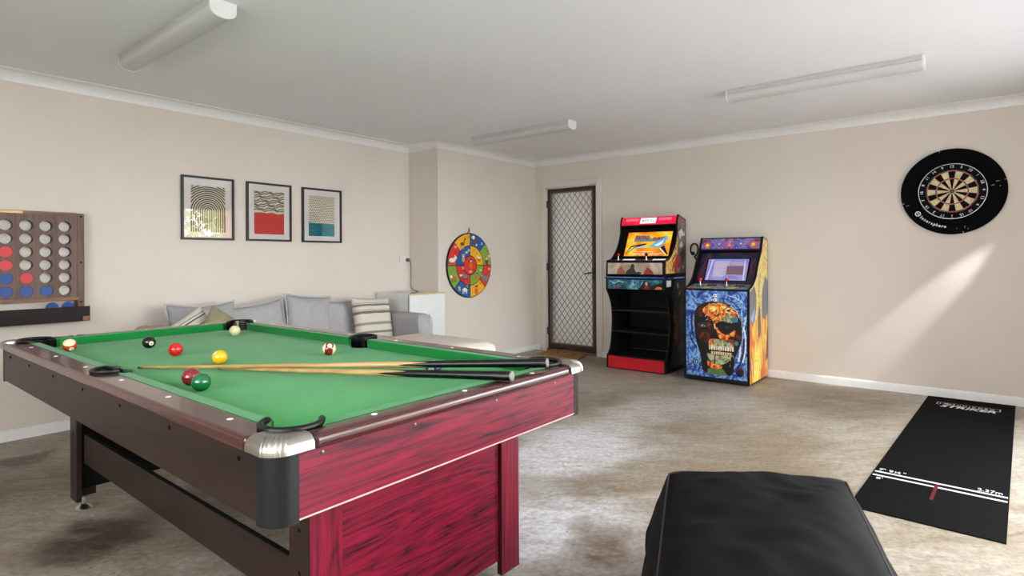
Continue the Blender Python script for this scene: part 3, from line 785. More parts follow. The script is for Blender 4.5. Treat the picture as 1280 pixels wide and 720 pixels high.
L2.append((1, [(a0 + .001, b0), (a1 - .001, b0)] + top[::-1]))
for r_ in range(5):
    yb = mid + .018 + r_ * .036
    for s_, o_ in ((1, 0), (1, .014)):
        pts = [(a0 + (a1 - a0) * j / 24, min(b1 - .003, yb + o_ + .0065 * math.sin(j * .55 + r_ * 1.9 + o_ * 60) + .004 * math.sin(j * 1.3 + r_))) for j in range(25)]
        L2.append((2, stroke(pts, .0072 if s_ else .004)))
picture(2.419, 2.831, 1.32, 1.828, 'framed print of black wavy lines over a red block, middle of the row', L2, [M_PAPER, PR['red'], PR['black']])
L3 = [(0, rect(a0, b0, a1, b1))]
m3 = b0 + .33 * (b1 - b0)
L3.append((1, [(a0, b0), (a1, b0), (a1, m3 - .005), (a0 + .6 * (a1 - a0), m3), (a0 + .3 * (a1 - a0), m3 - .003), (a0, m3 + .003)]))
L3.append((2, [(a0, b0), (a0 + .48 * (a1 - a0), b0), (a0 + .56 * (a1 - a0), b0 + .05), (a0 + .56 * (a1 - a0), m3 - .03), (a0 + .5 * (a1 - a0), m3 - .001), (a0 + .3 * (a1 - a0), m3 - .003), (a0, m3 + .003)]))
for r_ in range(15):
    for c_ in range(13):
        x = a0 + .011 + c_ * .0215 + (.0107 if r_ % 2 else 0); y = m3 + .014 + r_ * .0166
        if x < a1 - .004 and y < b1 - .003: L3.append((3, ell(x + random.uniform(-.001, .001), y, .0068, .0044, 6, .6)))
picture(2.939, 3.359, 1.317, 1.826, 'framed print of small dots over a teal block, nearest the corner', L3, [M_PAPER, PR['teal'], PR['deep'], PR['black']])

# ------------------------------------------------------------------ four-in-a-row wall game
M_GAME = wood('walnut_stained_ply', (62, 44, 36), (92, 68, 57), (108, 82, 69), 'Z', 4, .55, 7)
M_GAMEX = wood('walnut_stained_rail', (88, 56, 38), (118, 78, 52), (134, 92, 64), 'X', 6, .5, 6)
M_TRAY = plain('dark_stained_tray', (20, 10, 9), .5, spec=.2, grain=.15)
yw = DL - .0008; gx1, gx0 = 1.255, .425
gm = thing('wall_game', 'wall-mounted wooden four-in-a-row game board with round holes', 'game', ((gx0 + gx1) / 2, yw, .75))
hx = [1.148 - .1023 * k for k in range(7)]; hz_ = [1.389 - .0856 * k for k in range(6)]; hr = .0355
def holed_panel(y0, y1):
    mb = MB(); xs0, xs1, zs0, zs1 = gx0 + .04, gx1 - .038, .912, 1.463
    cw, ch = .1023, .0856; n = 24
    xe = [xs0] + [hx[6] + cw * (k + .5) for k in range(6)] + [xs1]
    ze = [zs1] + [hz_[0] - ch * (k + .5) for k in range(5)] + [zs0]
    for i in range(7):
        for j in range(6):
            cx, cz = hx[6 - i], hz_[j]; l, r, t_, b = xe[i], xe[i + 1], ze[j], ze[j + 1]
            ring, out = [], []
            for k in range(n):
                q = 2 * PI * (k + .5) / n; dx, dz = math.cos(q), math.sin(q)
                ring.append((cx + hr * dx, cz + hr * dz))
                sc = min((r - cx) / dx if dx > 1e-9 else 1e9, (l - cx) / dx if dx < -1e-9 else 1e9, (t_ - cz) / dz if dz > 1e-9 else 1e9, (b - cz) / dz if dz < -1e-9 else 1e9)
                out.append((cx + dx * sc, cz + dz * sc))
            crn = [((r, t_)), ((l, t_)), ((l, b)), ((r, b))]
            for y in (y0, y1):
                for k in range(n):
                    k2 = (k + 1) % n
                    mb.add([(ring[k][0], y, ring[k][1]), (ring[k2][0], y, ring[k2][1]), (out[k2][0], y, out[k2][1]), (out[k][0], y, out[k][1])], [(0, 1, 2, 3)])
                    if abs(out[k][0] - out[k2][0]) > 1e-6 and abs(out[k][1] - out[k2][1]) > 1e-6:
                        c_ = min(crn, key=lambda c_: (c_[0] - out[k][0]) ** 2 + (c_[1] - out[k][1]) ** 2)
                        mb.add([(out[k][0], y, out[k][1]), (out[k2][0], y, out[k2][1]), (c_[0], y, c_[1])], [(0, 1, 2)])
            for k in range(n):
                k2 = (k + 1) % n
                mb.add([(ring[k][0], y0, ring[k][1]), (ring[k2][0], y0, ring[k2][1]), (ring[k2][0], y1, ring[k2][1]), (ring[k][0], y1, ring[k][1])], [(0, 1, 2, 3)], 1)
    return mb
M_HOLE = plain('hole_edge_dark_wood', (58, 46, 40), .6)
holed_panel(yw - .070, yw - .014).build('front_panel', [M_GAME, M_HOLE], gm, recalc=False)
MB().box((gx0 + .04, yw - .0135, .912), (gx1 - .038, yw - .006, 1.463)).build('back_panel', plain('cream_backing_board', (242, 237, 226), .7, grain=.02), gm)
for xa, xb in ((gx1 - .040, gx1), (gx0, gx0 + .040)):
    ps = MB().box((xa, yw - .074, .80), (xb, yw, 1.481)).build('post', M_GAME, gm, bevel=.003)
    for z in (1.46, 1.147, .878): MB().lathe([(.0065, -.001), (.0065, .001), (.004, .002)], Matrix.Translation(((xa + xb) / 2, yw - .0745, z)) @ Matrix.Rotation(PI / 2, 4, 'X'), 10).build('screw', M_MATTE, ps)
tr_ = MB().box((gx0 + .04, yw - .072, 1.463), (gx1 - .041, yw - .002, 1.484)).build('top_rail', M_GAMEX, gm, bevel=.002)
MB().box((.80, yw - .0735, 1.466), (.925, yw - .072, 1.481)).build('name_plate', plain('brass_plate', (164, 138, 92), .4, .6), tr_)
MB().box((gx0 + .04, yw - .078, .890), (gx1 - .034, yw - .004, .912)).build('bottom_rail', M_GAMEX, gm, bevel=.002)
ty0, ty1 = yw - .165, yw - .0745
ty = MB()
ty.box((gx0 - .03, ty0, .752), (gx1 + .006, ty0 + .012, .852)).box((gx0 - .03, ty0 + .012, .752), (gx1 + .006, ty1, .816)).box((gx0 - .03, ty1 - .012, .766), (gx1 + .006, ty1, .80))
ty.box((gx0 - .03, ty0 + .012, .766), (gx0 - .018, ty1 - .012, .84)).box((gx1 - .006, ty0 + .012, .766), (gx1 + .006, ty1 - .012, .80))
ty.build('tray', M_TRAY, gm, bevel=.002)
MB().box((gx1 - .035, ty0 - .003, .755), (gx1 + .002, ty0 - .0002, .785)).build('tray_bracket', plain('copper_bracket', (138, 82, 56), .5), gm, bevel=.001)
M_DISC = {'red': plain('red_token', (206, 66, 70), .6), 'blue': plain('blue_token', (46, 78, 146), .6)}
disc_mb = lambda: MB().lathe([(.033, -.005), (.0345, -.0035), (.0345, .0035), (.033, .005)], Matrix.Rotation(PI / 2, 4, 'X'), 28)
def token(x, z, colr, label, y=yw - .0635, rot=(0, 0, 0)):
    o = disc_mb().build('game_token', M_DISC[colr], at=(0, 0, 0), smooth='auto'); o.location = (x, y, z); o.rotation_euler = rot
    tag(o, label, 'game token', 'round tokens of the wall game'); return o
c0, c1, c2 = hx[3], hx[2], hx[1]
token(c0, hz_[2], 'red', 'red token topmost in its column of the wall game')
token(c0, hz_[3], 'red', 'red token directly under another red token in the wall game')
token(c0, hz_[4], 'blue', 'blue token between a red one above and a blue one below')
token(c0, hz_[5], 'blue', 'blue token at the bottom of the column with two red tokens')
token(c1, hz_[4], 'red', 'lone red token resting on a single blue token')
token(c1, hz_[5], 'blue', 'blue token directly beneath the lone red token')
token(c2, hz_[5], 'blue', 'blue token alone in its column, bottom row of the wall game')
token(1.062, .8515, 'blue', 'blue token standing in the tray, farther from its end', yw - .128, (.25, 0, 0))
token(1.150, .8515, 'blue', 'blue token standing in the tray, close to its end', yw - .118, (.25, 0, 0))

# ------------------------------------------------------------------ sofa, chaise and loose cushions
M_SOFA = fabric('blue_grey_sofa_linen', (165, 164, 165), 200, grain=.02)
M_SEAT = fabric('greige_seat_linen', (230, 221, 212), 200, grain=.02)
M_PIPE = fabric('pale_grey_piping', (186, 187, 189), 300)
def soft_box(lo, hi, r=.05, sub=2, bulge=0.0):
    """a box with big soft edges; bulge swells the top"""
    mb = MB(); (a, b, c_), (d, e, f) = lo, hi
    nx, ny, nz = 12, 12, 5
    cx, cy, cz = (a + d) / 2, (b + e) / 2, (c_ + f) / 2; hx_, hy_, hz_l = (d - a) / 2, (e - b) / 2, (f - c_) / 2
    idx = {}
    def vid(i, j, k):
        if (i, j, k) in idx: return idx[(i, j, k)]
        p = [(-1 + 2 * i / nx) * hx_, (-1 + 2 * j / ny) * hy_, (-1 + 2 * k / nz) * hz_l]
        q = Vector([max(-h + r, min(h - r, v)) for v, h in zip(p, (hx_, hy_, hz_l))])
        dlt = Vector(p) - q
        if dlt.length > 1e-9: pp = q + dlt.normalized() * r
        else: pp = Vector(p)
        u, v = p[0] / hx_, p[1] / hy_
        if bulge and k == nz: pp.z += bulge * (1 - u ** 2) * (1 - v ** 2)
        mb.v.append(Vector((cx, cy, cz)) + pp); idx[(i, j, k)] = len(mb.v) - 1; return idx[(i, j, k)]
    def face(l): mb.f.append(l); mb.m.append(0)
    for i in range(nx):
        for j in range(ny):
            face([vid(i, j, 0), vid(i, j + 1, 0), vid(i + 1, j + 1, 0), vid(i + 1, j, 0)]); face([vid(i, j, nz), vid(i + 1, j, nz), vid(i + 1, j + 1, nz), vid(i, j + 1, nz)])
    for i in range(nx):
        for k in range(nz):
            face([vid(i, 0, k), vid(i + 1, 0, k), vid(i + 1, 0, k + 1), vid(i, 0, k + 1)]); face([vid(i, ny, k), vid(i, ny, k + 1), vid(i + 1, ny, k + 1), vid(i + 1, ny, k)])
    for j in range(ny):
        for k in range(nz):
            face([vid(0, j, k), vid(0, j, k + 1), vid(0, j + 1, k + 1), vid(0, j + 1, k)]); face([vid(nx, j, k), vid(nx, j + 1, k), vid(nx, j + 1, k + 1), vid(nx, j, k + 1)])
    return mb
SX0, SX1, SY0, SY1 = 1.40, 3.745, 3.98, 4.84
sofa = thing('sofa', 'low pale grey linen sofa with chaise along the left wall', 'sofa', ((SX0 + SX1) / 2, 4.4, 0))
MB().box((SX0 + .02, SY0 + .03, .08), (SX1 - .02, SY1, .26)).build('base', M_SOFA, sofa, bevel=.015)
soft_box((SX0 + .12, 4.66, .2), (SX1 - .12, SY1, .665), .06).build('backrest', M_SOFA, sofa, smooth=True)
for xa, xb in ((SX0, SX0 + .17), (SX1 - .17, SX1)):
    ar = soft_box((xa, SY0, .08), (xb, SY1, .65), .05).build('armrest', M_SOFA, sofa, smooth=True)
    yy = SY0 + .012
    for xx in (xa + .004, xb - .004):
        MB().tube([(xx, yy, .1), (xx, yy, .56), (xx, yy + .01, .61), (xx + (.02 if xx < (xa + xb) / 2 else -.02), yy + .02, .645)], .005, 6).build('piping', M_PIPE, ar, smooth='auto')
for xa, xb in ((SX0 + .172, 2.28), (2.285, SX1 - .172)):
    soft_box((xa, SY0 + .02, .25), (xb, 4.68, .435), .05, bulge=.02).build('seat_cushion', M_SEAT, sofa, smooth=True)
MB().box((2.78, 3.08, .08), (3.54, SY0 + .025, .26)).build('chaise_base', M_SOFA, sofa, bevel=.015)
soft_box((2.76, 3.05, .25), (3.60, SY0 + .03, .490), .07, bulge=.014).build('chaise_cushion', M_SEAT, sofa, smooth=True)
for x, y in ((1.5, 4.06), (1.5, 4.76), (3.64, 4.06), (3.64, 4.76), (2.84, 3.14), (3.48, 3.14)):
    MB().lathe([(.018, 0), (.026, .08)], Matrix.Translation((x, y, 0)), 12).build('leg', M_MATTE, sofa, smooth='auto')

def stripe_fabric(name, base, bands):
    t = NT(name); v = t.coords(kind='Object'); sp = t.n('ShaderNodeSeparateXYZ'); t.l(v, sp.inputs[0])
    wob = t.noise(v, 14, 2); z = t.math('ADD', sp.outputs['Z'], t.math('MULTIPLY', t.math('SUBTRACT', wob, .5), .008))
    f = t.noise(v, 50, 4); col = t.ramp(f, [(.3, tuple(x * .95 for x in base)), (.7, base)])
    for z0, z1, c in bands:
        k = t.math('MULTIPLY', t.math('GREATER_THAN', z, z0), t.math('LESS_THAN', z, z1))
        col = t.mix(k, col, c)
    g = t.noise(v, 300, 2)
    return t.bsdf(col, .9, spec=.2, bump=g, bstr=.3, bdist=.001, sheen=.1)
def pillow(name, w, h, th, mat, loc, rot, label, group='loose cushions on the sofa', seed=0, flange=True, pinch=.07, mpipe=None, sag=0.0, cat='cushion'):
    mb = MB(); N = 18
    def pt(i, j, s):
        u, v = -1 + 2 * i / N, -1 + 2 * j / N
        x = u * w / 2 * (1 - pinch * (1 - v * v)); z = v * h / 2 * (1 - pinch * (1 - u * u))
        if v > 0: z -= sag * (1 - u * u) * v
        b = (max(0, (1 - u ** 4) * (1 - v ** 4))) ** .62
        n_ = noise.noise(Vector((u * 2.2 + seed, v * 2.2, s + seed * 3))) * .012 * b + noise.noise(Vector((u * 6 + seed, v * 5, s))) * .004 * b
        return (x, s * (th / 2 * b + n_), z)
    ids = {}
    for s in (-1, 1):
        for i in range(N + 1):
            for j in range(N + 1):
                if s == 1 and (i in (0, N) or j in (0, N)): ids[(i, j, s)] = ids[(i, j, -1)]; continue
                mb.v.append(Vector(pt(i, j, s))); ids[(i, j, s)] = len(mb.v) - 1
        for i in range(N):
            for j in range(N):
                q = [ids[(i, j, s)], ids[(i + 1, j, s)], ids[(i + 1, j + 1, s)], ids[(i, j + 1, s)]]
                mb.f.append(q if s < 0 else q[::-1]); mb.m.append(0)
    o = mb.build(name, mat, at=(0, 0, 0), smooth=True, sub=1)
    ORG[o.name] = Vector((0, 0, 0))
    if flange:
        ed = [pt(i, 0, -1) for i in range(N)] + [pt(N, j, -1) for j in range(N)] + [pt(N - i, N, -1) for i in range(N)] + [pt(0, N - j, -1) for j in range(N)]
        MB().tube(ed, .0055, 6, closed=True).build('piping', mpipe or M_PIPE, o, smooth='auto')
    o.location = loc; o.rotation_euler = rot
    return tag(o, label, cat, group)
lean = -.20
pillow('back_cushion', .52, .44, .15, M_SOFA, (1.955, 4.60, .625), (lean, .0, .04), 'grey square cushion behind the olive and striped ones, farthest from the cabinet', seed=1, sag=.02)
pillow('back_cushion', .50, .40, .14, M_SOFA, (2.38, 4.60, .615), (lean, -.11, -.03), 'grey cushion tilted up on one corner, beside the gap in the row', seed=2, sag=.01)
pillow('back_cushion', .46, .47, .15, M_SOFA, (2.845, 4.60, .615), (lean, .10, .05), 'grey cushion with a raised pointed corner beside the gap', seed=3)
pillow('back_cushion', .44, .40, .15, M_SOFA, (3.20, 4.60, .585), (lean, .02, -.02), 'grey cushion partly hidden by the upright striped cushion', seed=4)
M_STR = stripe_fabric('cream_striped_cotton', (208, 200, 188), [(.115, .135, (112, 112, 100)), (.142, .150, (150, 148, 136)), (.045, .07, (104, 106, 96)), (.078, .084, (150, 146, 134)), (-.06, -.035, (140, 140, 128)), (-.135, -.115, (120, 120, 108))])
pillow('throw_pillow', .43, .43, .16, M_STR, (3.375, 4.40, .60), (lean - .04, .03, -.03), 'cream cushion with dark horizontal stripes upright near the sofa arm', seed=5, flange=False)
M_STR2 = stripe_fabric('cream_black_striped_cotton', (214, 208, 194), [(.03, .042, (70, 66, 58)), (.055, .06, (70, 66, 58)), (-.03, -.02, (80, 76, 66)), (.10, .11, (90, 86, 76)), (.125, .13, (90, 86, 76))])
pillow('throw_pillow', .40, .36, .13, M_STR2, (1.755, 4.30, .60), (lean - .25, -.50, .12), 'cream cushion with thin dark stripes slumped beside an olive one', seed=6, flange=False)
pillow('throw_pillow', .40, .40, .14, fabric('olive_linen', (142, 136, 110), 220), (1.905, 4.16, .585), (lean - .15, .60, -.1), 'olive green cushion leaning with one corner up', seed=7, flange=False)
# crumpled throw over the far arm
mb = MB(); N = 22
for s in (0, 1):
    for i in range(N + 1):
        for j in range(N + 1):
            u, v = i / N, j / N
            x = 1.385 + .25 * u; y = 4.12 + .38 * v
            nz_ = noise.noise(Vector((u * 3, v * 3, 2.2))) * .035 + noise.noise(Vector((u * 8, v * 7, 4))) * .012
            edge = min(u, 1 - u, v, 1 - v)
            z = .672 + .040 * math.sin(PI * u) * math.sin(PI * v) + max(-.012, nz_) * min(1, edge * 5) - (.0 if edge > .02 else .004)
            mb.v.append(Vector((x + noise.noise(Vector((v * 4, u, 7))) * .015, y + noise.noise(Vector((u * 4, v, 9))) * .015, z - .008 * (1 - s))))
K = (N + 1) ** 2
for i in range(N):
    for j in range(N):
        a = i * (N + 1) + j
        mb.f.append([K + a, K + a + N + 1, K + a + N + 2, K + a + 1]); mb.m.append(0); mb.f.append([a, a + 1, a + N + 2, a + N + 1]); mb.m.append(0)
for i in range(N):
    for (a, b) in ((i * (N + 1), (i + 1) * (N + 1)), ((i + 1) * (N + 1) + N, i * (N + 1) + N), (i + 1, i), (N * (N + 1) + i, N * (N + 1) + i + 1)):
        mb.f.append([a, b, K + b, K + a]); mb.m.append(0)
tag(mb.build('throw', fabric('taupe_knit_throw', (166, 150, 134), 150), smooth=True), 'crumpled taupe throw on the far sofa arm, just above the table rail', 'blanket')

# ------------------------------------------------------------------ cabinet in the recess, outlet and cord
M_MELA = plain('white_melamine', (224, 226, 224), .4, grain=.01); M_PLY = wood('birch_ply_edge', (184, 150, 96), (212, 182, 128), (224, 198, 148), 'X', 12, .5)
kx0, kx1, ky0, kz = 3.775, 4.255, 4.345, .815
cab = thing('cabinet', 'white melamine cabinet with a ply top in the recess by the sofa', 'cabinet', (4.0, 4.6, 0))
MB().box((kx0, ky0 + .02, .0), (XB - .002, DL - .016, kz - .016)).build('carcass', M_MELA, cab, bevel=.001)
part_label(MB().box((kx0, ky0, .02), (kx1, ky0 + .0185, kz - .0165)).build('door', M_MELA, cab, bevel=.0015), 'white flat front')
tp_ = MB().box((kx0, ky0, kz - .0155), (XB - .002, DL - .016, kz - .001)).build('top', M_MELA, cab, bevel=.001)
MB().box((kx0 - .0, ky0 - .006, kz - .016), (kx1 + .005, ky0 - .0003, kz)).build('ply_edge', M_PLY, cab)
M_PLATE = plain('white_outlet_plate', (216, 212, 205), .35, grain=.01)
ol = thing('power_outlet', 'double power outlet low on the left wall above the cabinet', 'outlet', (4.16, DL - .0005, 1.115))
MB().box((4.095, DL - .012, 1.118), (4.222, DL - .0005, 1.192)).build('face_plate', M_PLATE, ol, bevel=.003)
for x in (4.127, 4.190):
    MB().box((x - .006, DL - .0145, 1.172), (x + .006, DL - .0121, 1.184)).build('switch', M_PLATE, ol, bevel=.001)
    art(frame((x, DL - .0124, 1.145), (1, 0, 0), (0, 0, 1)), [(0, stroke([(-.008, .010), (-.004, .003)], .002)), (0, stroke([(.008, .010), (.004, .003)], .002)), (0, stroke([(0, -.004), (0, -.011)], .002))], 'socket_slot', [M_INK], ol)
M_GREYC = plain('grey_power_cable', (110, 106, 100), .5)
pl = thing('appliance_lead', 'grey plug and cord hanging from the outlet down behind the sofa', 'power cord', (4.192, DL - .03, 1.145))
MB().lathe([(.021, 0), (.021, .012), (.016, .03), (.008, .036)], Matrix.Translation((4.192, DL - .0150, 1.147)) @ Matrix.Rotation(PI / 2, 4, 'X'), 18).build('plug', plain('dark_grey_plug', (70, 66, 62), .5), pl, smooth='auto')
cp = [(4.192, DL - .05, 1.145), (4.206, DL - .053, 1.13), (4.216, DL - .05, 1.06), (4.206, DL - .05, .95), (4.198, DL - .06, .86), (4.185, DL - .12, .826), (4.05, DL - .35, .8225), (3.9, 4.40, .8225), (3.80, 4.352, .8225), (3.768, 4.352, .80), (3.766, 4.352, .62), (3.766, 4.36, .3)]
MB().tube([Vector(p) for p in cp], .0045, 8).build('cable', M_GREYC, pl, smooth='auto')

# ------------------------------------------------------------------ children's animal target
AC = Vector((4.698, DB - .003, 1.083)); AR = .357
anim = thing('animal_target', 'round felt target of coloured segments with animals, hanging on the nib wall', 'target board', (AC.x, DB - .003, AC.z - AR))
TC = {k: plain('felt_' + k, c, .85, grain=.04) for k, c in dict(red=(208, 48, 36), blue=(28, 88, 158), yellow=(232, 172, 24), green=(118, 164, 58), black=(22, 22, 24), brown=(112, 62, 40), tan=(206, 150, 92), white=(228, 224, 216), grey=(128, 120, 132), orange=(216, 96, 34), dk=(52, 42, 40), pink=(220, 160, 150)).items()}
TN = list(TC); TM = [TC[k] for k in TN]; ti = {k: i for i, k in enumerate(TN)}
MB().lathe([(AR - .004, 0), (AR, .004), (AR, .018), (AR - .004, .022)], Matrix.Translation(AC) @ Matrix.Rotation(PI / 2, 4, 'X'), 64).build('board', TC['black'], anim, smooth='auto')
fr = frame((AC.x, AC.y - .0225, AC.z), (1, 0, 0), (0, 0, 1))
def sector(r0, r1, d0, d1, g=.004):
    a0_, a1_ = math.radians(d0), math.radians(d1); P = []
    n = 14
    for k in range(n + 1):
        a = a0_ + g / r1 + (a1_ - a0_ - 2 * g / r1) * k / n; P.append(((r1 - g) * math.cos(a), (r1 - g) * math.sin(a)))
    for k in range(n, -1, -1):
        a = a0_ + g / r0 + (a1_ - a0_ - 2 * g / r0) * k / n; P.append(((r0 + g) * math.cos(a), (r0 + g) * math.sin(a)))
    return P
lay = []
for d0, d1, c in ((45, 90, 'blue'), (0, 45, 'green'), (-45, 0, 'red'), (-90, -45, 'yellow'), (-135, -90, 'blue'), (180, 225, 'green'), (135, 180, 'red'), (90, 135, 'yellow')):
    lay.append((ti[c], sector(.218, AR - .006, d0, d1)))
for d0, d1, c in ((0, 90, 'yellow'), (-90, 0, 'green'), (180, 270, 'red'), (90, 180, 'blue')): lay.append((ti[c], sector(.106, .218, d0, d1)))
lay.append((ti['red'], ell(0, 0, .1, .1, 30)))
def beast(x, y, s, body, head, legs, kind='four', flip=1):
    f = flip
    if kind == 'four':
        for lx in (-.7, -.35, .35, .7): lay.append((ti[legs], rect(x + s * lx - s * .1, y - s * .95, x + s * lx + s * .1, y)))
        lay.append((ti[body], ell(x, y, s * .95, s * .5)))
        lay.append((ti[head], ell(x + f * s * .95, y + s * .45, s * .45, s * .4))); lay.append((ti[body], ell(x + f * s * .8, y + s * .9, s * .14, s * .25, 8)))
        lay.append((ti['white'], ell(x + f * s * 1.05, y + s * .5, s * .1, s * .1, 8)))
    elif kind == 'tall':
        for lx in (-.55, -.2, .2, .55): lay.append((ti[legs], rect(x + s * lx - s * .08, y - s * 1.3, x + s * lx + s * .08, y)))
        lay.append((ti[body], ell(x, y, s * .75, s * .42))); lay.append((ti[body], stroke([(x + f * s * .5, y), (x + f * s * .85, y + s * 1.2)], s * .36)))
        lay.append((ti[head], ell(x + f * s * 1.0, y + s * 1.25, s * .36, s * .24)))
    elif kind == 'bird':
        lay.append((ti[body], ell(x, y, s * .5, s * .9, 14, -.5))); lay.append((ti[head], ell(x - f * s * .35, y + s * .8, s * .38, s * .4)))
        lay.append((ti['yellow'], [(x - f * s * .6, y + s * .9), (x - f * s * 1.0, y + s * .7), (x - f * s * .6, y + s * .6)])); lay.append((ti['white'], ell(x + f * s * .5, y - s * .7, s * .3, s * .18, 8, .6)))
    else:
        lay.append((ti[body], ell(x, y - s * .4, s * .55, s * .7))); lay.append((ti[head], ell(x, y + s * .5, s * .5, s * .45)))
        lay.append((ti[body], ell(x - s * .4, y + s * .85, s * .18, s * .18, 8))); lay.append((ti[body], ell(x + s * .4, y + s * .85, s * .18, s * .18, 8)))
        lay.append((ti['white'], ell(x, y + s * .38, s * .24, s * .18, 10))); lay.append((ti['dk'], ell(x, y + s * .44, s * .1, s * .08, 8)))
beast(-.125, .235, .045, 'brown', 'brown', 'tan', 'tall'); beast(.075, .265, .055, 'brown', 'white', 'dk', 'bird'); beast(.275, .055, .05, 'brown', 'tan', 'tan', 'sit')
beast(.25, -.145, .055, 'grey', 'grey', 'grey', 'four', -1); beast(.095, -.27, .05, 'orange', 'brown', 'orange', 'sit'); beast(-.09, -.265, .045, 'white', 'dk', 'white', 'four'); beast(-.26, -.135, .042, 'orange', 'white', 'dk', 'four', -1)
beast(-.285, .06, .05, 'white', 'white', 'grey', 'four', 1); beast(-.115, .085, .042, 'tan', 'tan', 'tan', 'sit'); beast(.135, .085, .034, 'white', 'grey', 'dk', 'tall', -1); beast(-.09, -.12, .042, 'grey', 'grey', 'dk', 'four', -1); beast(.10, -.12, .038, 'orange', 'brown', 'brown', 'sit')
beast(0, .025, .06, 'orange', 'brown', 'dk', 'sit')
art(fr, lay, 'target_print', TM, anim, step=.00012, base=.0003)
for tx, x, y, c in (('40', -.035, .31, 'orange'), ('30', .175, .24, 'white'), ('20', .265, .155, 'red'), ('50', .30, -.045, 'white'), ('40', .15, -.20, 'red'), ('30', -.19, -.24, 'white'), ('20', -.275, -.04, 'red'), ('50', -.245, .20, 'white'), ('80', -.035, .165, 'white'), ('60', .045, .165, 'orange'), ('90', .155, -.055, 'white'), ('70', -.13, -.03, 'white'), ('100', -.015, -.07, 'white')):
    text_mesh(tx, .038, fr @ Matrix.Translation((x, y, .0165)), TC[c], anim, 'score_number')
MB().tube([AC + Vector((-.02, -.008, AR - .004)), AC + Vector((-.006, -.008, AR + .035)), AC + Vector((0, -.008, AR + .055)), AC + Vector((.006, -.008, AR + .035)), AC + Vector((.012, -.008, AR - .004))], .004, 6).build('hanging_loop', plain('grey_webbing', (96, 90, 84), .8), anim, smooth='auto')
MB().tube([AC + Vector((0, .002, AR + .05)), AC + Vector((0, -.014, AR + .05)), AC + Vector((0, -.014, AR + .062))], .003, 6).build('wall_hook', M_STEEL, anim, smooth='auto')
M_BALLP = fabric('pale_yellow_fuzz', (232, 228, 172), 300)
for (u, v), lb in zip(((590.3, 296.7), (582.7, 315.5), (610.6, 320.2), (575.3, 344.2), (574, 362.3)), ('pale fuzzy ball stuck on the upper blue segment of the target', 'pale fuzzy ball stuck on the inner blue segment of the target', 'pale fuzzy ball stuck on the upper green segment of the target', 'pale fuzzy ball stuck on the inner red segment of the target', 'pale fuzzy ball stuck on the lower blue segment of the target')):
    p = on_y(u, v, AC.y - .035)
    o = MB().sphere((0, 0, 0), .0135, 14, 10).build('sticky_ball', M_BALLP, at=(0, 0, 0), smooth=True); o.location = (p.x, AC.y - .0410, p.z); tag(o, lb, 'ball', 'sticky balls on the animal target')

# ------------------------------------------------------------------ dartboard
DC = Vector((DF - .0005, .188, 1.683)); SRR = .347
M_FOAM = plain('black_foam_surround', (7, 7, 11), .9, spec=.08, grain=.15); M_SISAL_B = plain('black_sisal', (16, 16, 17), .9, spec=.1, grain=.15, gs=160); M_SISAL_W = plain('cream_sisal', (212, 192, 150), .9, grain=.12, gs=90)
M_SISAL_R = plain('red_sisal', (190, 52, 46), .85, grain=.08); M_SISAL_G = plain('dark_green_sisal', (40, 58, 44), .85); M_WIRE = plain('silver_wire', (190, 192, 196), .35, .8); M_LETTER = plain('white_print', (226, 226, 222), .6)
RX = Matrix.Rotation(-PI / 2, 4, 'Y')       # local z -> -X
sur = thing('dartboard_surround', 'black round foam surround around the dartboard on the end wall', 'dartboard surround', (DC.x, DC.y, DC.z - SRR))
mb = MB(); n = 72; prof = [(.2275, .0005), (.2275, .030), (.231, .033), (SRR - .006, .033), (SRR, .028), (SRR, .0005)]
for j in range(len(prof)):
    for k in range(n):
        q = 2 * PI * k / n; mb.v.append(Matrix.Translation(DC) @ RX @ Vector((prof[j][0] * math.cos(q), prof[j][0] * math.sin(q), prof[j][1])))
for j in range(len(prof)):
    for k in range(n):
        j2 = (j + 1) % len(prof); mb.f.append([j * n + k, j * n + (k + 1) % n, j2 * n + (k + 1) % n, j2 * n + k]); mb.m.append(0)
fd = frame((DC.x - .0333, DC.y, DC.z), (0, -1, 0), (0, 0, 1))
sl = []
for a in (104, 12, 194, 282):
    r = math.radians(a); sl.append((0, stroke([((SRR - .015) * math.cos(r), (SRR - .015) * math.sin(r)), ((SRR - .002) * math.cos(r), (SRR - .002) * math.sin(r))], .004)))
for x, y, w_, a in ((.255, .03, .02, .3), (.285, .06, .024, .1), (.30, .022, .012, 1.2), (.08, -.29, .018, 1.4), (.1, -.305, .012, 1.5), (.03, -.30, .01, 1.0), (-.30, -.1, .02, .2)):
    sl.append((0, stroke([(x - w_ / 2 * math.cos(a), y - w_ / 2 * math.sin(a)), (x, y + .001), (x + w_ / 2 * math.cos(a), y + w_ / 2 * math.sin(a))], .0025)))
for _m, P_ in sl:
    n2 = len(P_) // 2; Q_ = [fd @ Vector((x, y, .0005)) for x, y in P_]
    for k in range(n2 - 1): mb.poly([Q_[k], Q_[k + 1], Q_[2 * n2 - 2 - k], Q_[2 * n2 - 1 - k]], 1)
mb.build('foam_ring', [M_FOAM, plain('worn_white_foam', (190, 190, 188), .8)], sur, smooth='auto')
